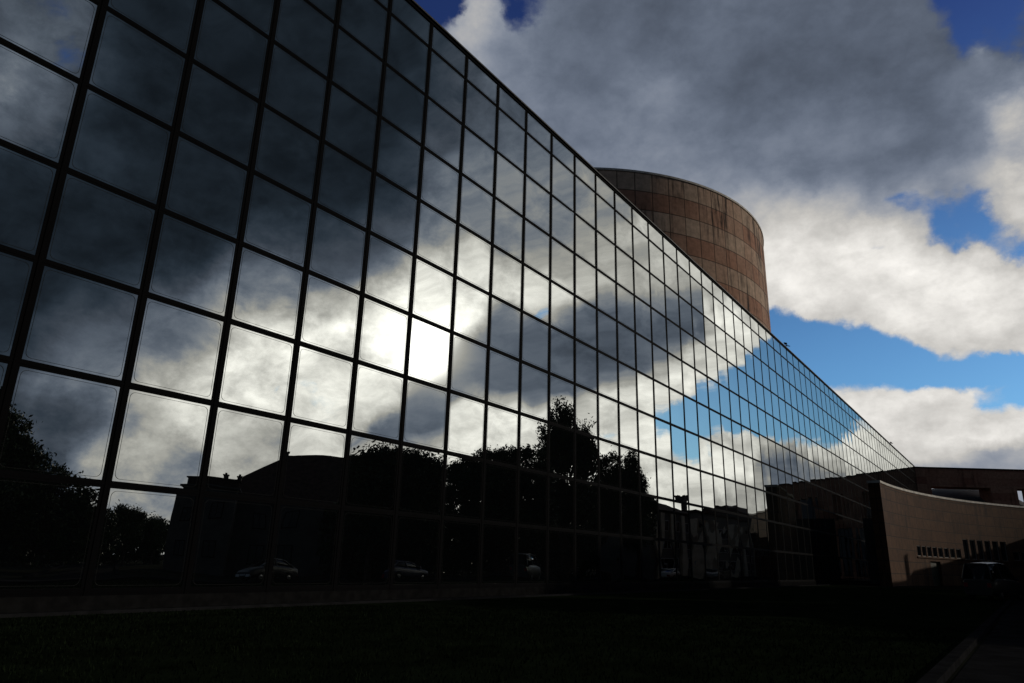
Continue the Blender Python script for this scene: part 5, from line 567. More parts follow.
prng = random.Random(11)
def pane_geom(b, c, j, ndiv, ring):
    z1, z0 = edges[j] + 0.0, edges[j + 1]
    xa, xb = c * BAY + 0.10, (c + 1) * BAY - 0.10
    za, zb = z0 + 0.07, z1 - 0.07
    xc, zc = (xa + xb) / 2, (za + zb) / 2
    tx, tz = prng.gauss(0, R(0.10)), prng.gauss(0, R(0.10))
    A = prng.gauss(0.0018, 0.0018)
    Bx, Bz = prng.gauss(0, 0.0005), prng.gauss(0, 0.0005)
    def y(x, z):
        u, v = 2 * (x - xa) / (xb - xa) - 1, 2 * (z - za) / (zb - za) - 1
        return tx * (x - xc) + tz * (z - zc) + A * (1 - u ** 2) * (1 - v ** 2) * 2 + Bx * math.sin(3 * u) * v + Bz * math.sin(3 * v) * u
    vs = []
    for i in range(ndiv + 1):
        for k in range(ndiv + 1):
            x = xa + (xb - xa) * i / ndiv; z = za + (zb - za) * k / ndiv
            vs.append((x, y(x, z), z))
    m = ndiv + 1
    fs = [(i * m + k, (i + 1) * m + k, (i + 1) * m + k + 1, i * m + k + 1) for i in range(ndiv) for k in range(ndiv)]
    b.add(vs, fs, 0, None, True)
    if ring:
        def loop(ins):
            pts = []; rr = 0.16
            cx = [(xb - ins - rr, zb - ins - rr, 0), (xa + ins + rr, zb - ins - rr, 90), (xa + ins + rr, za + ins + rr, 180), (xb - ins - rr, za + ins + rr, 270)]
            for px, pz, a in cx:
                for s in range(5):
                    t = R(a + 22.5 * s); x, z = px + rr * math.cos(t), pz + rr * math.sin(t)
                    pts.append((x, y(x, z) - 0.006, z))
            return pts
        o, i_ = loop(0.10), loop(0.109)
        k = len(o)
        b.add(o + i_, [(q, (q + 1) % k, k + (q + 1) % k, k + q) for q in range(k)], 1)
cands = []
for c in range(C0, C1):
    for j in range(10):
        ctr = fp((c + 0.5) * BAY, 0, (edges[j] + edges[j + 1]) / 2)
        v = world_to_camera_view(scene, cam, ctr)
        inside = v.z > 0 and -0.06 < v.x < 1.05 and -0.05 < v.y < 1.09
        d = ctr - Vector((0, 0, EYE))
        area = (edges[j] - edges[j + 1]) * abs(d.normalized().dot(N)) / d.length_squared
        cands.append((inside, area, c, j))
cands.sort(key=lambda t: (not t[0], -t[1]))
big = set((c, j) for _, _, c, j in cands[:100])
rest = MB()
for c in range(C0, C1):
    for j in range(10):
        if (c, j) in big:
            b = MB(); pane_geom(b, c, j, 8, True); b.build('window_pane', [M_GLASS, M_GASKET], bld)
        else:
            pane_geom(rest, c, j, 4, c < 14)
tag(rest.build('window_panes', [M_GLASS, M_GASKET], bld), None, None, kind='stuff')

# small lamps on brackets standing on the roof edge
def roof_lamp(c, label):
    t = thing('roof_lamp', label, 'lamp', fp(c * BAY, -0.2, ROOF + 0.07), ROT, 'small lamps on the roof edge')
    b = MB(); b.tube([(0, 0, 0), (0, 0, 0.55)], [0.06, 0.05], 8); b.box(-0.14, 0.14, -0.12, 0.12, 0, 0.03); b.build('bracket', M_ALU, t)
    for s in (-1, 1):
        b = MB(); b.tube([(s * 0.03, 0, 0.5), (s * 0.45, -0.1, 0.62)], [0.035, 0.035], 6)
        vs = [(s * 0.38, -0.28, 0.50), (s * 0.78, -0.34, 0.56), (s * 0.78, 0.06, 0.70), (s * 0.38, 0.10, 0.64)]
        b.add(vs + [(x, y, z + 0.12) for x, y, z in vs], [(0, 1, 2, 3), (4, 5, 6, 7), (0, 1, 5, 4), (1, 2, 6, 5), (2, 3, 7, 6), (3, 0, 4, 7)])
        b.build('lamp_head', M_ALU, t)
roof_lamp(29.3, 'small dark lamp on the glass roof edge just past the stone drum')
roof_lamp(58.2, 'small dark lamp near the far end of the glass roof edge')

# ------------------------------------------------------------------ the stone drum behind the roof
DC, DR, DZ = Vector((10.4, 109.4, 0)), 29.9, 50.0
drum = thing('stone_tower', 'huge round tower of banded brown stone rising behind the glass roof', 'tower', DC)
b = MB(); n = 192; zs = [0.0] + [DZ - 2.62 * k for k in range(8, -1, -1)]
for i in range(n):
    a0, a1 = 2 * math.pi * i / n, 2 * math.pi * (i + 1) / n
    for z0, z1 in zip(zs[:-1], zs[1:]):
        q = [(DR * math.cos(a0), DR * math.sin(a0), z0), (DR * math.cos(a1), DR * math.sin(a1), z0), (DR * math.cos(a1), DR * math.sin(a1), z1), (DR * math.cos(a0), DR * math.sin(a0), z1)]
        off = DZ - 19 * 2.62
        b.quad(*q, uv=[(a0 * DR, z0 - off), (a1 * DR, z0 - off), (a1 * DR, z1 - off), (a0 * DR, z1 - off)], smooth=True)
b.build('drum_wall', M_DRUM, drum)
b = MB()
prof = [(DR - 0.6, DZ), (DR + 0.12, DZ), (DR + 0.12, DZ + 0.28), (DR - 0.6, DZ + 0.28)]
for i in range(n):
    a0, a1 = 2 * math.pi * i / n, 2 * math.pi * (i + 1) / n
    for k in range(4):
        (r0, z0), (r1, z1) = prof[k], prof[(k + 1) % 4]
        b.quad((r0 * math.cos(a0), r0 * math.sin(a0), z0), (r0 * math.cos(a1), r0 * math.sin(a1), z0), (r1 * math.cos(a1), r1 * math.sin(a1), z1), (r1 * math.cos(a0), r1 * math.sin(a0), z1))
b.build('coping', M_COPE, drum)
b = MB(); b.add([((DR - 0.55) * math.cos(2 * math.pi * i / n), (DR - 0.55) * math.sin(2 * math.pi * i / n), DZ - 0.3) for i in range(n)], [tuple(range(n))])
b.build('roof', M_ROOFING, drum)

# ------------------------------------------------------------------ the far stone wing with two openings
wing = thing('stone_wing', 'dark red-brown stone wing with open bays closing the far end of the glass front', 'building', (109.4, 191, 0))
LINT = 24.1
b = MB(); b.box(0.0, 56, 0, 5.0, LINT, ROOF - 0.25); b.build('fascia', M_WING, wing)
b = MB(); b.box(-0.2, 56.3, -0.25, 5.25, ROOF - 0.25, ROOF + 0.05); b.build('coping', M_PLINTH, wing)
for x0, x1 in ((0.0, 4.2), (20.1, 27.2), (31.9, 39), (48, 56)):
    b = MB(); b.box(x0, x1, 0.04, 4.96, 16.5, LINT); b.build('pier', M_WING, wing)
b = MB(); b.box(39.0, 48.0, 1.2, 1.5, 16.5, LINT); b.build('window', M_DARKGLASS, wing)
b = MB(); b.box(0.0, 56, -0.02, 5.02, 0, 16.5); b.build('wall', M_WING, wing)
for k in range(7):
    x = 3 + k * 7.5
    fr = MB()
    fr.box(x - 0.15, x, -0.2, -0.022, 0.5, 14); fr.box(x + 5, x + 5.15, -0.2, -0.022, 0.5, 14); fr.box(x, x + 5, -0.2, -0.022, 13.85, 14); fr.box(x + 2.42, x + 2.58, -0.2, -0.022, 0.5, 13.85)
    f_ = fr.build('window_frame', M_ALU, wing)
    g = MB(); g.box(x, x + 5, -0.10, -0.024, 0.5, 13.85); g.build('glazing', M_DARKGLASS, f_)

hall = thing('domed_hall', 'low grey domed roof of the hall seen through the wing opening', 'building', (131.8, 212.4, 0))
b = MB(); b.tube([(0, 0, 0), (0, 0, 17.28)], [19.6, 19.6], 64); b.build('wall', M_GREYROOF, hall)
b = MB(); rings = []
for i in range(17):
    t = R(90 * i / 16); rings.append((20 * math.cos(t), 17.18 + 9.0 * math.sin(t)))
for (r0, z0), (r1, z1) in zip(rings[:-1], rings[1:]):
    for k in range(64):
        a0, a1 = 2 * math.pi * k / 64, 2 * math.pi * (k + 1) / 64
        b.quad((r0 * math.cos(a0), r0 * math.sin(a0), z0), (r0 * math.cos(a1), r0 * math.sin(a1), z0), (r1 * math.cos(a1), r1 * math.sin(a1), z1), (r1 * math.cos(a0), r1 * math.sin(a0), z1), smooth=True)
b.build('dome_roof', M_GREYROOF, hall)

# ------------------------------------------------------------------ the curved stone wall in front of the wing
CC, CR_ = Vector((125.375, 31.712, 0)), 98.157
A_ST, A_EN, TH, WH = 141.70, 109.6, 1.4, 12.8
cw = thing('curved_building', 'low curved building of pale brown stone with a row of small dark windows', 'building', CC)
def cpt(a, r, z): return (r * math.cos(R(a)), r * math.sin(R(a)), z)
def curved_box(b, a0, a1, r0, r1, z0, z1, n=1, mi=0):
    L = lambda a: (A_ST - a) * math.pi / 180 * CR_
    for k in range(n):
        p, q = a0 + (a1 - a0) * k / n, a0 + (a1 - a0) * (k + 1) / n
        for r in (r0, r1):
            b.quad(cpt(p, r, z0), cpt(q, r, z0), cpt(q, r, z1), cpt(p, r, z1), mi, [(L(p), z0), (L(q), z0), (L(q), z1), (L(p), z1)], True)
        for z in (z0, z1):
            b.quad(cpt(p, r0, z), cpt(q, r0, z), cpt(q, r1, z), cpt(p, r1, z), mi, [(L(p), r0), (L(q), r0), (L(q), r1), (L(p), r1)])
    for a in (a0, a1):
        b.quad(cpt(a, r0, z0), cpt(a, r1, z0), cpt(a, r1, z1), cpt(a, r0, z1), mi, [(r0, z0), (r1, z0), (r1, z1), (r0, z1)])
# wall cut round its openings: bands below, between and above them
OPEN = []                                           # (angle from, angle to, z from, z to, kind)
k8 = (133.55 - 124.05) / 8
for k in range(8): OPEN.append((133.55 - k * k8 - 0.14, 133.55 - (k + 1) * k8 + 0.14, 4.0, 5.45, 'small'))
k6 = (123.75 - 115.95) / 6
for k in range(6): OPEN.append((123.75 - k * k6 - 0.17, 123.75 - (k + 1) * k6 + 0.17, 3.95, 7.0, 'tall'))
k4 = 1.32
for k in range(4): OPEN.append((115.35 - k * k4 - 0.14, 115.35 - (k + 1) * k4 + 0.14, 4.1, 5.5, 'small'))
OPEN.append((130.75, 128.6, 0.0, 3.4, 'door'))
b = MB()
cuts = sorted(set([A_ST, A_EN] + [o[0] for o in OPEN] + [o[1] for o in OPEN]), reverse=True)
for a0, a1 in zip(cuts[:-1], cuts[1:]):
    mid = (a0 + a1) / 2
    hol = sorted([(o[2], o[3]) for o in OPEN if o[0] > mid > o[1]])
    z = 0.0
    nn = max(1, int((a0 - a1) / 0.6))
    for h0, h1 in hol + [(WH, WH)]:
        if h0 - z > 0.01: curved_box(b, a0, a1, CR_, CR_ + TH, z, h0, nn)
        z = h1
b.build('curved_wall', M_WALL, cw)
b = MB(); curved_box(b, A_ST + 0.04, A_EN, CR_ - 0.10, CR_ + TH + 0.1, WH, WH + 0.30, 60); b.build('coping', M_COPE, cw)
for a0, a1, z0, z1, kind in OPEN:
    if kind == 'door':
        d = MB(); curved_box(d, a0, a1, CR_ + 0.35, CR_ + 0.5, z0, z1, 2); dr = d.build('door', M_DOOR, cw)
        d = MB(); curved_box(d, (a0 + a1) / 2 + 0.10, (a0 + a1) / 2 + 0.04, CR_ + 0.24, CR_ + 0.35, 1.0, 1.25); d.build('handle', M_CHROME, dr)
    else:
        w = MB(); e = 0.055
        curved_box(w, a0, a0 - e, CR_ + 0.08, CR_ + 0.30, z0, z1); curved_box(w, a1 + e, a1, CR_ + 0.08, CR_ + 0.30, z0, z1)
        curved_box(w, a0 - e, a1 + e, CR_ + 0.08, CR_ + 0.30, z0, z0 + 0.09); curved_box(w, a0 - e, a1 + e, CR_ + 0.08, CR_ + 0.30, z1 - 0.09, z1)
        wf = w.build('window', M_FRAME, cw)
        g = MB(); curved_box(g, a0 - e, a1 + e, CR_ + 0.2, CR_ + 0.24, z0 + 0.09, z1 - 0.09); g.build('glazing', M_DARKGLASS, wf)
b = MB(); curved_box(b, 133.65, 111.0, CR_ - 0.16, CR_ - 0.003, 3.78, 3.93, 30); b.build('sill', M_WALL, cw)
b = MB(); curved_box(b, A_ST - 9, A_EN, CR_ + TH + 0.02, CR_ + TH + 6, 0.0, 9.4, 40); b.build('rear_block', M_STUCCO_D, cw)

# ------------------------------------------------------------------ trees
def crown_mesh(blobs, nclump, nleaf, leaf, seed, spread=0.45, upright=0.0):
    r = random.Random(seed); b = MB()
    vols = [bl[3] * bl[4] * bl[5] for bl in blobs]
    for k in range(nclump):
        bx, by, bz, rx, ry, rz = r.choices(blobs, vols)[0]
        while True:
            d = Vector((r.gauss(0, 1), r.gauss(0, 1), r.gauss(0, 1)))
            if d.length > 0.01: break
        d.normalize()
        s = r.uniform(0.25, 1.0) ** 0.5
        c = Vector((bx + d.x * rx * s, by + d.y * ry * s, bz + d.z * rz * s))
        sg = spread * r.uniform(0.6, 1.3)
        for i in range(nleaf):
            p = c + Vector((r.gauss(0, sg), r.gauss(0, sg), r.gauss(0, sg * (1 + upright))))
            u = Vector((r.gauss(0, 1), r.gauss(0, 1), r.gauss(0, 1) + upright * 2)).normalized()
            v = u.orthogonal().normalized(); v = (v * math.cos(1.7 * i) + u.cross(v) * math.sin(1.7 * i))
            L = leaf * r.uniform(0.6, 1.3); wd = L * 0.42
            b.add([p - u * L * 0.5, p + v * wd * 0.5, p + u * L * 0.5, p - v * wd * 0.5], [(0, 1, 2, 3)])
    return b

def tree(name, label, a, p, blobs, trunk_r, bole, leafm, nclump, nleaf, leaf, seed, spread=0.45, upright=0.0):
    t = thing(name, label, 'tree', fp(a, p), ROT, 'trees facing the glass front')
    r = random.Random(seed + 77)
    b = MB(); hz = max(bl[2] for bl in blobs)
    pts = [(0, 0, 0), (r.uniform(-.1, .1), r.uniform(-.1, .1), bole * 0.5), (r.uniform(-.2, .2), r.uniform(-.2, .2), bole), (r.uniform(-.3, .3), r.uniform(-.3, .3), hz)]
    b.tube([(0, 0, -0.2)] + pts[0:1] + pts[1:], [trunk_r * 1.5, trunk_r * 1.25, trunk_r, trunk_r * 0.8, trunk_r * 0.2], 10)
    for bl in blobs:
        z0 = bole * r.uniform(0.75, 1.05)
        e = (bl[0], bl[1], bl[2])
        mid = (bl[0] * 0.45, bl[1] * 0.45, z0 + (bl[2] - z0) * 0.55)
        b.tube([(0, 0, z0), mid, e], [trunk_r * 0.55, trunk_r * 0.32, trunk_r * 0.1], 7)
        for q in range(3):
            f = (e[0] + r.uniform(-1, 1) * bl[3] * .8, e[1] + r.uniform(-1, 1) * bl[4] * .8, e[2] + r.uniform(-.3, .8) * bl[5])
            b.tube([mid, ((mid[0] + f[0]) / 2, (mid[1] + f[1]) / 2, (mid[2] + f[2]) / 2 + 0.2), f], [trunk_r * 0.25, trunk_r * 0.15, trunk_r * 0.05], 5)
    b.build('trunk', M_BARK, t)
    crown_mesh(blobs, nclump, nleaf, leaf, seed, spread, upright).build('crown', leafm, t)
    return t
L1 = leaf_mat('broad_leaves', (0.045, 0.065, 0.022))
L2 = leaf_mat('pine_needles', (0.030, 0.048, 0.022))
L3 = leaf_mat('dark_evergreen_leaves', (0.032, 0.050, 0.020))
tree('garden_tree', 'large leafy tree mirrored at the near left end of the glass front', 18.38, 48.58, [(-2.44, -0.74, 10.49, 4.6, 4.6, 4.6), (0.12, 0.04, 10.19, 3.2, 3.2, 3.4), (1.64, 0.55, 8.98, 2.2, 2.2, 2.4), (2.81, 0.96, 8.52, 1.6, 1.6, 2.0), (3.86, 1.36, 7.63, 1.7, 1.7, 2.0), (5.06, 1.83, 7.23, 1.6, 1.6, 1.8), (6.28, 2.33, 6.23, 1.5, 1.5, 1.7), (7.52, 2.87, 5.3, 1.3, 1.3, 1.5), (8.49, 3.31, 4.76, 1.2, 1.2, 1.4), (8.91, 3.51, 3.42, 1.6, 1.6, 1.8), (0.63, 0.2, 5.39, 4.6, 4.6, 3.4), (4.52, 1.61, 4.03, 3.6, 3.6, 2.8), (7.59, 2.9, 2.52, 2.4, 2.4, 2.0)], 0.42, 3.5, L1, 2200, 46, 0.38, 1, 0.3, 0.0)
tree('small_tree', 'small round bushy tree between the big leafy tree and the house', 42.86, 70.85, [(-0.8, -0.4, 6.57, 1.5, 1.5, 1.2), (0.6, 0.31, 6.53, 1.3, 1.3, 1.2), (0.0, -0.0, 4.29, 1.9, 1.9, 1.7)], 0.14, 2.2, L1, 330, 40, 0.36, 2, 0.32, 0.0)
tree('small_tree', 'lowest of the small trees, close to the blue-white house wall', 48.04, 72.62, [(-0.42, -0.23, 5.82, 1.5, 1.5, 1.2), (0.85, 0.48, 4.86, 1.3, 1.3, 1.2), (-0.11, -0.06, 3.78, 1.9, 1.9, 1.7)], 0.14, 2.0, L1, 330, 40, 0.36, 3, 0.32, 0.0)
tree('pine_tree', 'bushy pine with tufted flat top just beside the house roof', 48.31, 33.03, [(-0.89, -0.83, 10.02, 1.7, 1.7, 1.2), (0.15, 0.14, 10.51, 1.6, 1.6, 1.3), (1.17, 1.14, 10.89, 1.7, 1.7, 1.3), (-0.15, -0.14, 8.23, 2.8, 2.8, 2.4), (0.44, 0.42, 5.44, 3.0, 3.0, 2.4)], 0.26, 2.6, L2, 900, 44, 0.36, 4, 0.3, 0.4)
tree('pine_tree', 'bushy pine between the house-side pine and the umbrella pine', 51.63, 29.66, [(-1.14, -1.2, 10.85, 1.7, 1.7, 1.4), (0.0, -0.0, 10.93, 1.7, 1.7, 1.3), (1.12, 1.24, 10.26, 1.6, 1.6, 1.3), (0.0, -0.0, 8.43, 2.8, 2.8, 2.4), (-0.21, -0.23, 5.37, 3.0, 3.0, 2.4)], 0.26, 2.6, L2, 900, 44, 0.36, 5, 0.3, 0.4)
tree('umbrella_pine', 'broad umbrella-shaped pine left of the tallest tree', 69.70, 32.88, [(-3.07, -3.91, 11.56, 1.5, 1.5, 1.7), (-2.18, -2.83, 12.5, 1.8, 1.8, 1.6), (-0.77, -1.02, 13.86, 2.2, 2.2, 1.7), (0.68, 0.93, 14.19, 2.2, 2.2, 1.7), (2.22, 3.13, 13.88, 2.3, 2.3, 1.8), (3.14, 4.51, 11.87, 1.8, 1.8, 2.2), (-0.08, -0.1, 10.96, 4.6, 4.6, 2.4), (-0.08, -0.1, 6.71, 4.8, 4.8, 3.0), (-2.99, -3.82, 8.06, 2.2, 2.2, 3.2), (3.07, 4.41, 8.34, 2.4, 2.4, 3.2)], 0.4, 3.5, L2, 2100, 44, 0.4, 6, 0.34, 0.0)
tree('tall_tree', 'tallest tree, a ragged dark evergreen with several pointed tops', 85.66, 32.39, [(-0.23, -0.37, 23.54, 0.45, 0.45, 1.6), (0.3, 0.5, 22.33, 0.7, 0.7, 1.8), (-0.76, -1.24, 22.15, 0.6, 0.6, 1.8), (-1.38, -2.22, 21.36, 0.5, 0.5, 1.6), (-1.78, -2.84, 19.53, 0.7, 0.7, 2.0), (-1.86, -2.96, 16.84, 0.8, 0.8, 2.2), (1.89, 3.26, 20.84, 0.4, 0.4, 1.6), (1.54, 2.63, 19.03, 0.8, 0.8, 2.2), (0.89, 1.5, 19.92, 0.8, 0.8, 2.2), (-0.23, -0.37, 20.19, 1.5, 1.5, 2.4), (0.59, 1.0, 18.11, 1.7, 1.7, 2.4), (-0.91, -1.49, 18.07, 1.3, 1.3, 2.4), (1.54, 2.63, 16.36, 1.0, 1.0, 2.4), (-0.23, -0.37, 15.72, 1.5, 1.5, 1.2), (-1.38, -2.22, 14.8, 1.1, 1.1, 2.2), (1.11, 1.87, 14.59, 1.2, 1.2, 1.8), (-1.07, -1.73, 10.47, 2.2, 2.2, 2.6), (1.03, 1.75, 10.27, 2.4, 2.4, 2.8)], 0.36, 6.5, L3, 1500, 38, 0.38, 7, 0.25, 1.3)
tree('evergreen_tree', 'evergreen with a flat ragged top right beside the tallest tree', 100.30, 32.88, [(-0.91, -1.71, 17.22, 1.3, 1.3, 1.7), (-0.15, -0.29, 17.24, 1.3, 1.3, 1.6), (0.59, 1.14, 17.58, 1.3, 1.3, 1.6), (1.03, 2.0, 15.95, 1.2, 1.2, 1.8), (-0.15, -0.29, 13.98, 2.8, 2.8, 2.6), (-0.3, -0.57, 9.36, 3.2, 3.2, 3.4), (-1.23, -2.28, 12.5, 2.2, 2.2, 3.2)], 0.28, 4, L3, 800, 38, 0.4, 8, 0.3, 0.5)
tree('evergreen_tree', 'slim evergreen tapering down towards the pale building with pilasters', 103.97, 30.02, [(-0.21, -0.44, 18.36, 0.8, 0.8, 1.3), (0.07, 0.15, 16.71, 1.2, 1.2, 1.6), (-0.43, -0.88, 15.55, 1.2, 1.2, 2.0), (0.49, 1.02, 14.42, 1.3, 1.3, 2.0), (0.0, -0.0, 12.3, 2.2, 2.2, 3.0), (0.89, 1.9, 11.19, 0.9, 0.9, 1.6), (0.0, -0.0, 7.19, 2.6, 2.6, 3.2)], 0.24, 3, L3, 760, 38, 0.4, 9, 0.28, 0.6)

# ------------------------------------------------------------------ hedges below the trees
def hedge(label, a, p, L, ang, h, w, seed):
    t = thing('hedge', label, 'hedge', fp(a, p), ROT + ang, 'hedges under the trees')
    blobs = [(x, 0, h * 0.5, 1.5, w, h * 0.5) for x in [i * 1.2 for i in range(int(L / 1.2))]]
    crown_mesh(blobs, int(L * 40), 30, 0.62, seed, 0.34).build('foliage', L3, t)
    b = MB()
    r = random.Random(seed)
    for i in range(int(L / 0.9)):
        x = i * 0.9 + r.uniform(-.2, .2); b.tube([(x, 0, 0), (x + r.uniform(-.2, .2), r.uniform(-.2, .2), h * 0.55), (x + r.uniform(-.5, .5), r.uniform(-.4, .4), h * 0.9)], [0.05, 0.035, 0.01], 5)
    b.build('stems', M_BARK, t)
hedge('ragged dark hedge behind the large leafy tree', 17.23, 67.58, 16.9, 0.0842, 7.2, 1.6, 20)
hedge('tall dark hedge below the two small trees', 36.83, 82.32, 17.6, 0.3392, 7.0, 1.4, 21)
hedge('long dark hedge below the two bushy pines', 49.49, 40.07, 12.9, 0.7932, 7.6, 1.4, 22)
hedge('dark hedge below the umbrella pine', 70.52, 43.03, 14.7, 0.7922, 8.6, 1.6, 23)
hedge('low dark hedge farthest back, behind the umbrella pine', 81.64, 64.79, 32.2, 0.8501, 6.0, 1.6, 25)
hedge('dark hedge at the foot of the tallest tree', 87.56, 40.54, 12.4, 0.8661, 8.6, 1.6, 24)

# ------------------------------------------------------------------ houses opposite the glass front
def window(parent, x, z, w, h, y, fm=M_WHITE):
    f = MB(); e = 0.09
    f.box(x, x + e, y - 0.06, y + 0.05, z, z + h); f.box(x + w - e, x + w, y - 0.06, y + 0.05, z, z + h)
    f.box(x + e, x + w - e, y - 0.06, y + 0.05, z, z + e); f.box(x + e, x + w - e, y - 0.06, y + 0.05, z + h - e, z + h)
    f.box(x + w / 2 - .03, x + w / 2 + .03, y - 0.05, y + 0.04, z + e, z + h - e)
    o = f.build('window', fm, parent)
    g = MB(); g.box(x + e, x + w - e, y - 0.01, y + 0.03, z + e, z + h - e); g.build('glazing', M_DARKGLASS, o)
    return o
def hip_roof(b, x0, x1, y0, y1, z0, zr_, hip0, hip1, ov=0.5):
    ym = (y0 + y1) / 2
    A, B_, C_, D = (x0 - ov, y0 - ov, z0), (x1 + ov, y0 - ov, z0), (x1 + ov, y1 + ov, z0), (x0 - ov, y1 + ov, z0)
    E_, F_ = (x0 + hip0, ym, zr_), (x1 - hip1, ym, zr_)
    b.add([A, B_, C_, D, E_, F_], [(0, 1, 5, 4), (1, 2, 5), (2, 3, 4, 5), (3, 0, 4), (3, 2, 1, 0)])
    b.box(x0 - ov, x1 + ov, y0 - ov - 0.04, y0 - ov + 0.04, z0 - 0.22, z0 - 0.003)
def chimney(parent, x, y, z0, z1, w=0.55):
    b = MB(); b.box(x - w / 2, x + w / 2, y - w / 2, y + w / 2, z0, z1); b.box(x - w / 2 - .07, x + w / 2 + .07, y - w / 2 - .07, y + w / 2 + .07, z1, z1 + 0.12)
    o = b.build('chimney', M_STUCCO_D, parent)
    p = MB(); p.tube([(x, y, z1 + .12), (x, y, z1 + .3)], [.12, .10], 8); p.build('chimney_pot', M_TILE, o)

t = thing('house', 'house with a long hipped roof and a flat-roofed side block with two chimneys', 'house', fp(50.05, 49.91), ROT + 0.6525)
b = MB(); b.box(-8, 17.92, -5.5, 5.5, 0, 7.6); b.build('wall', M_STUCCO_D, t)
b = MB(); hip_roof(b, -8, 17.92, -5.5, 5.5, 7.6, 13.33, 8.0, 4.0); rf = b.build('roof', M_TILE, t)
chimney(rf, 0.5, 0.0, 12.13, 13.58, 0.9)
for k in range(7):
    window(t, -6.5 + k * 3.6, 4.4, 1.3, 1.6, 5.5, M_ALU); window(t, -6.5 + k * 3.6, 1.0, 1.3, 1.8, 5.5, M_ALU)
b = MB(); b.box(-10.22, -4.6, 5.51, 9.0, 0, 8.36); b.box(-10.52, -4.3, 5.3, 9.3, 8.36, 8.54); b.build('side_block', M_STUCCO_D, t)
b = MB(); b.box(-9.87, -4.5, 5.6, 8.8, 8.54, 9.26); b.box(-10.12, -4.35, 5.55, 9.0, 9.26, 9.36); b.build('flat_roof', M_TILE, t)
b = MB(); b.box(-9.97, -9.89, 5.6, 8.85, 8.54, 9.25); b.build('white_fascia', M_WHITE, t)
chimney(t, -5.92, 7.0, 9.37, 9.81, 0.45); chimney(t, -4.62, 7.0, 9.37, 9.76, 0.4)
for k in range(2): window(t, -9.22 + k * 2.6, 5.2, 1.1, 1.5, 9.0, M_ALU); window(t, -9.22 + k * 2.6, 1.6, 1.1, 1.6, 9.0, M_ALU)
b = MB(); b.box(5.0, 6.1, 5.48, 5.57, 0, 2.2); dr = b.build('door', M_DOOR, t)
b = MB(); b.box(5.9, 5.98, 5.57, 5.63, 1.0, 1.15); b.build('handle', M_CHROME, dr)

t = thing('apartment_building', 'long pale building with stone pilasters, two hipped roofs and a slim chimney', 'building', fp(116.3, 33.2), ROT)
b = MB(); b.box(0, 20, -12, 0, 0, 11.6); b.box(20.01, 55, -12, -0.02, 0, 12.4); b.box(55.01, 78, -12, 0.02, 0, 14.2); b.build('wall', M_STUCCO_D, t)
b = MB(); hip_roof(b, 0, 20, -12, 0, 11.61, 14.7, 8, 9); b.build('roof', M_TILE, t)
b = MB(); b.box(20.6, 54.4, -12.3, 0.25, 12.41, 12.75); b.build('flat_roof', M_TILE, t)
b = MB(); hip_roof(b, 55.6, 78, -12, 0.02, 14.21, 17.4, 4, 8); b.build('roof', M_TILE, t)
chimney(t, 20.9, -2.0, 12.76, 15.7, 0.8)
for k in range(18):
    b = MB(); x = 0.6 + k * 4.35; b.box(x, x + 1.5, 0.021, 0.30, 0, 11.2); b.build('pilaster', M_STUCCO, t)
for k in range(17):
    x = 0.6 + k * 4.35 + 2.1
    for zz in (1.2, 4.6, 8.0): window(t, x, zz, 1.6, 1.9, 0.06)

t = thing('concrete_block', 'flat-roofed concrete block with tall pale piers behind the tallest tree', 'building', fp(110.51, 51.13), ROT + 0.9716)
b = MB(); b.box(0, 19.41, -8, 0, 0, 14.0); b.build('wall', M_STUCCO_D, t)
b = MB(); b.box(-0.2, 19.61, -8.2, 0.2, 14.01, 14.35); b.build('flat_roof', M_STUCCO_D, t)
for k in range(6):
    b = MB(); b.box(0.5 + k * 3.4, 2.0 + k * 3.4, 0.003, 0.4, 0, 13.6); b.build('pier', M_STUCCO, t)
for k in range(5):
    for zz in (1.2, 4.6, 8.0, 11.2): window(t, 2.3 + k * 3.4, zz, 1.3, 1.7, 0.06)


# ------------------------------------------------------------------ cars
def lathe_wheel(b, x, y, r, w, mi):
    n = 20
    prof = [(r * 0.62, -w / 2), (r * 0.93, -w / 2), (r, -w * 0.36), (r, w * 0.36), (r * 0.93, w / 2), (r * 0.62, w / 2)]
    for k in range(n):
        a0, a1 = 2 * math.pi * k / n, 2 * math.pi * (k + 1) / n
        for (r0, y0), (r1, y1) in zip(prof[:-1], prof[1:]):
            b.quad((x + r0 * math.cos(a0), y + y0, r + r0 * math.sin(a0)), (x + r0 * math.cos(a1), y + y0, r + r0 * math.sin(a1)),
                   (x + r1 * math.cos(a1), y + y1, r + r1 * math.sin(a1)), (x + r1 * math.cos(a0), y + y1, r + r1 * math.sin(a0)), mi, None, True)
PAINT = {}
def paint(name, c, rough=0.45):
    if name not in PAINT:
        m = mat(name, c, rough, 0.5); m.node_tree.nodes['Principled BSDF'].inputs['Coat Weight'].default_value = 0.1
        PAINT[name] = m
    return PAINT[name]
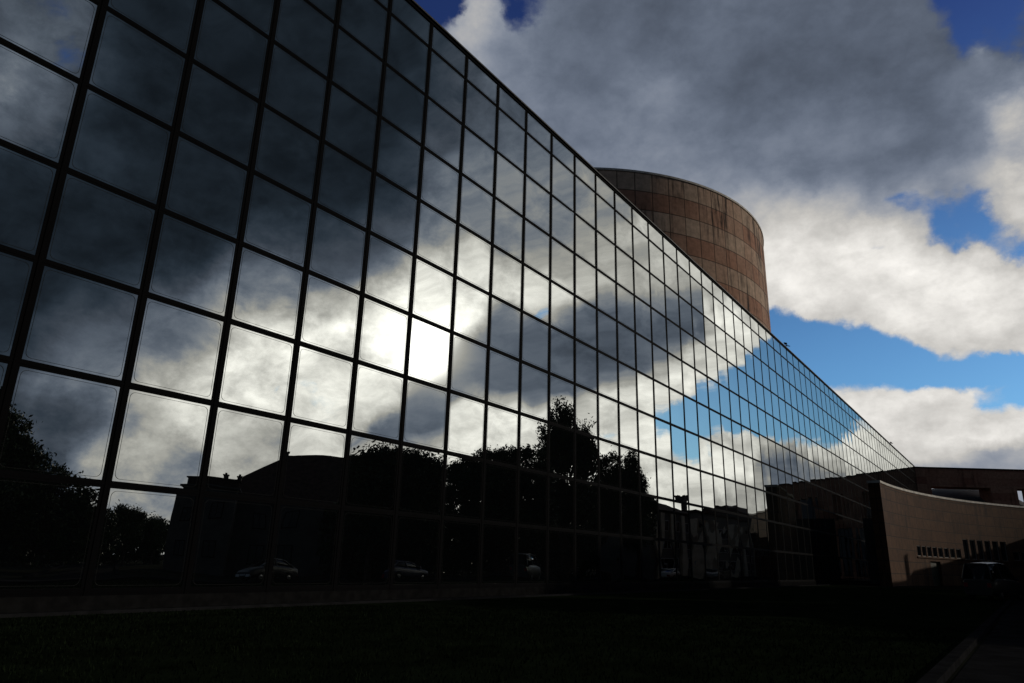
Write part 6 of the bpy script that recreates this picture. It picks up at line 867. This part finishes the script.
def car(name, label, cat, loc, rotz, pm, prof, cabin, L, Wd, wheel_r, axles, group=None):
    """prof: lower body outline (x, z) upper edge; cabin: (x, z) of the greenhouse; x runs forward"""
    t = thing(name, label, cat, loc, rotz, group)
    hw = Wd / 2
    def loft(b, sections, closed_ends=True, mi=0):
        # sections: list of (x, [(y, z) ...]) rings of equal count
        m = len(sections[0][1])
        vs = [(x, y, z) for x, rg in sections for y, z in rg]
        fs = [(i * m + k, i * m + (k + 1) % m, (i + 1) * m + (k + 1) % m, (i + 1) * m + k) for i in range(len(sections) - 1) for k in range(m)]
        b.add(vs, fs, mi, None, True)
        b.add([vs[k] for k in range(m)], [tuple(range(m))], mi); b.add(vs[-m:], [tuple(range(m))], mi)
    b = MB(); secs = []
    for x, zt in prof:
        e = abs(x) / (L / 2); q = hw * (1 - 0.14 * max(0, e - 0.72) / 0.28)
        zb = 0.24 + (0.10 if e > 0.95 else 0)
        secs.append((x, [(-q * .92, zb), (-q, zb + .14), (-q, zt - .16), (-q * .93, zt - .02), (-q * .6, zt + .02), (q * .6, zt + .02), (q * .93, zt - .02), (q, zt - .16), (q, zb + .14), (q * .92, zb)]))
    loft(b, secs)
    # roof skin and pillars over the glasshouse
    secs = []
    top = [c for c in cabin]
    zr_ = max(z for _, z in cabin)
    roof = [c for c in cabin if c[1] > zr_ - 0.12]
    for x, z in roof:
        secs.append((x, [(-hw * .74, z - .05), (-hw * .66, z), (-hw * .3, z + .035), (hw * .3, z + .035), (hw * .66, z), (hw * .74, z - .05)]))
    loft(b, secs)
    for s in (-1, 1):
        xs = [cabin[0], roof[0], ((roof[0][0] + roof[-1][0]) / 2, zr_), roof[-1], cabin[-1]]
        for (xa, za), (xb, zb) in ((cabin[0], roof[0]), (cabin[-1], roof[-1])):
            b.tube([(xa, s * hw * .90, za), (xb, s * hw * .72, zb - .03)], [.05, .045], 6)
        xm = xs[2][0]; zbelt = (cabin[0][1] + cabin[-1][1]) / 2
        b.tube([(xm, s * hw * .93, zbelt), (xm, s * hw * .72, zr_ - .03)], [.045, .04], 6)
    b.build('body', pm, t)
    g = MB(); secs = []
    zbelt = cabin[0][1]
    lo = [(cabin[0][0], cabin[0][1])]
    for i, (x, z) in enumerate(cabin):
        f = (z - min(cabin[0][1], cabin[-1][1])) / max(0.01, zr_ - min(cabin[0][1], cabin[-1][1]))
        yt = hw * (.90 - .19 * f)
        secs.append((x, [(-hw * .90, min(cabin[0][1], cabin[-1][1]) - .08), (-yt, z - .04), (yt, z - .04), (hw * .90, min(cabin[0][1], cabin[-1][1]) - .08)]))
    loft(g, secs); g.build('windows', M_DARKGLASS, t)
    for ax in axles:
        for s in (-1, 1):
            w = MB(); lathe_wheel(w, ax, s * (hw - .09), wheel_r, .2, 0); wo_ = w.build('wheel', M_TYRE, t)
            h = MB()
            n = 20; yy = s * (hw - .09 + .07)
            for k in range(n):
                a0, a1 = 2 * math.pi * k / n, 2 * math.pi * (k + 1) / n; rr = wheel_r * .63
                h.add([(ax, yy + s * .03, wheel_r), (ax + rr * math.cos(a0), yy, wheel_r + rr * math.sin(a0)), (ax + rr * math.cos(a1), yy, wheel_r + rr * math.sin(a1))], [(0, 1, 2)])
            h.build('rim', M_CHROME, wo_)
    zf = prof[-1][1]; zk = prof[0][1]
    for s in (-1, 1):
        h = MB(); h.box(L / 2 - .14, L / 2 + .012, s * hw * .62 - .2, s * hw * .62 + .2, zf - .26, zf - .10); h.build('headlight', M_LAMP, t)
        h = MB(); h.box(-L / 2 - .012, -L / 2 + .12, s * hw * .72 - .12, s * hw * .72 + .12, zk - .42, zk - .14); h.build('tail_light', M_RED, t)
        h = MB(); h.box(cabin[-1][0] - .35, cabin[-1][0] - .17, s * (hw + .02) - .09, s * (hw + .02) + .09, cabin[-1][1] + .02, cabin[-1][1] + .2); h.build('mirror', pm, t)
    h = MB(); h.box(L / 2 - .05, L / 2 + .02, -.26, .26, .42, .54); h.build('number_plate', M_WHITE, t)
    return t
SED_P = [(-2.15, .80), (-2.05, .93), (-1.4, .97), (0, .96), (.9, .95), (1.6, .86), (2.05, .74), (2.15, .62)]
SED_C = [(-1.75, .95), (-1.05, 1.38), (-.3, 1.44), (.3, 1.40), (1.15, .93)]
VAN_P = [(-2.65, 1.25), (-2.58, 1.38), (-1.2, 1.40), (.5, 1.38), (1.4, 1.32), (2.0, 1.18), (2.5, 1.02), (2.65, .80)]
VAN_C = [(-2.6, 1.4), (-2.35, 2.36), (-.6, 2.46), (.45, 2.38), (1.6, 1.30)]
car('parked_car', 'white saloon car parked across the road from the far panes', 'car', fp(108.04, 25.90, 0.016), ROT, paint('white_paint', (0.75, 0.75, 0.74)), SED_P, SED_C, 4.3, 1.74, 0.31, (-1.3, 1.32), 'cars parked along the road')
car('parked_car', 'silver saloon car farthest along the road', 'car', fp(129.29, 25.90, 0.016), ROT + math.pi, paint('silver_paint', (0.30, 0.31, 0.32)), SED_P, SED_C, 4.3, 1.74, 0.31, (-1.3, 1.32), 'cars parked along the road')
car('parked_car', 'dark blue saloon car parked in front of the bushy pines', 'car', fp(45.01, 25.00, 0.016), ROT, paint('blue_paint', (0.015, 0.02, 0.06)), SED_P, SED_C, 4.3, 1.74, 0.31, (-1.3, 1.32), 'cars parked along the road')
car('parked_car', 'dark grey saloon car parked in front of the hip-roofed house', 'car', fp(30.76, 25.00, 0.016), ROT + math.pi, paint('grey_paint', (0.03, 0.03, 0.032)), SED_P, SED_C, 4.3, 1.74, 0.31, (-1.3, 1.32), 'cars parked along the road')
car('parked_van', 'dark tall van standing in front of the curved stone wall', 'van', (34.1, 51.7, 0.016), R(36), paint('black_paint', (0.008, 0.008, 0.009)), VAN_P, VAN_C, 5.3, 2.0, 0.34, (-1.5, 1.5))
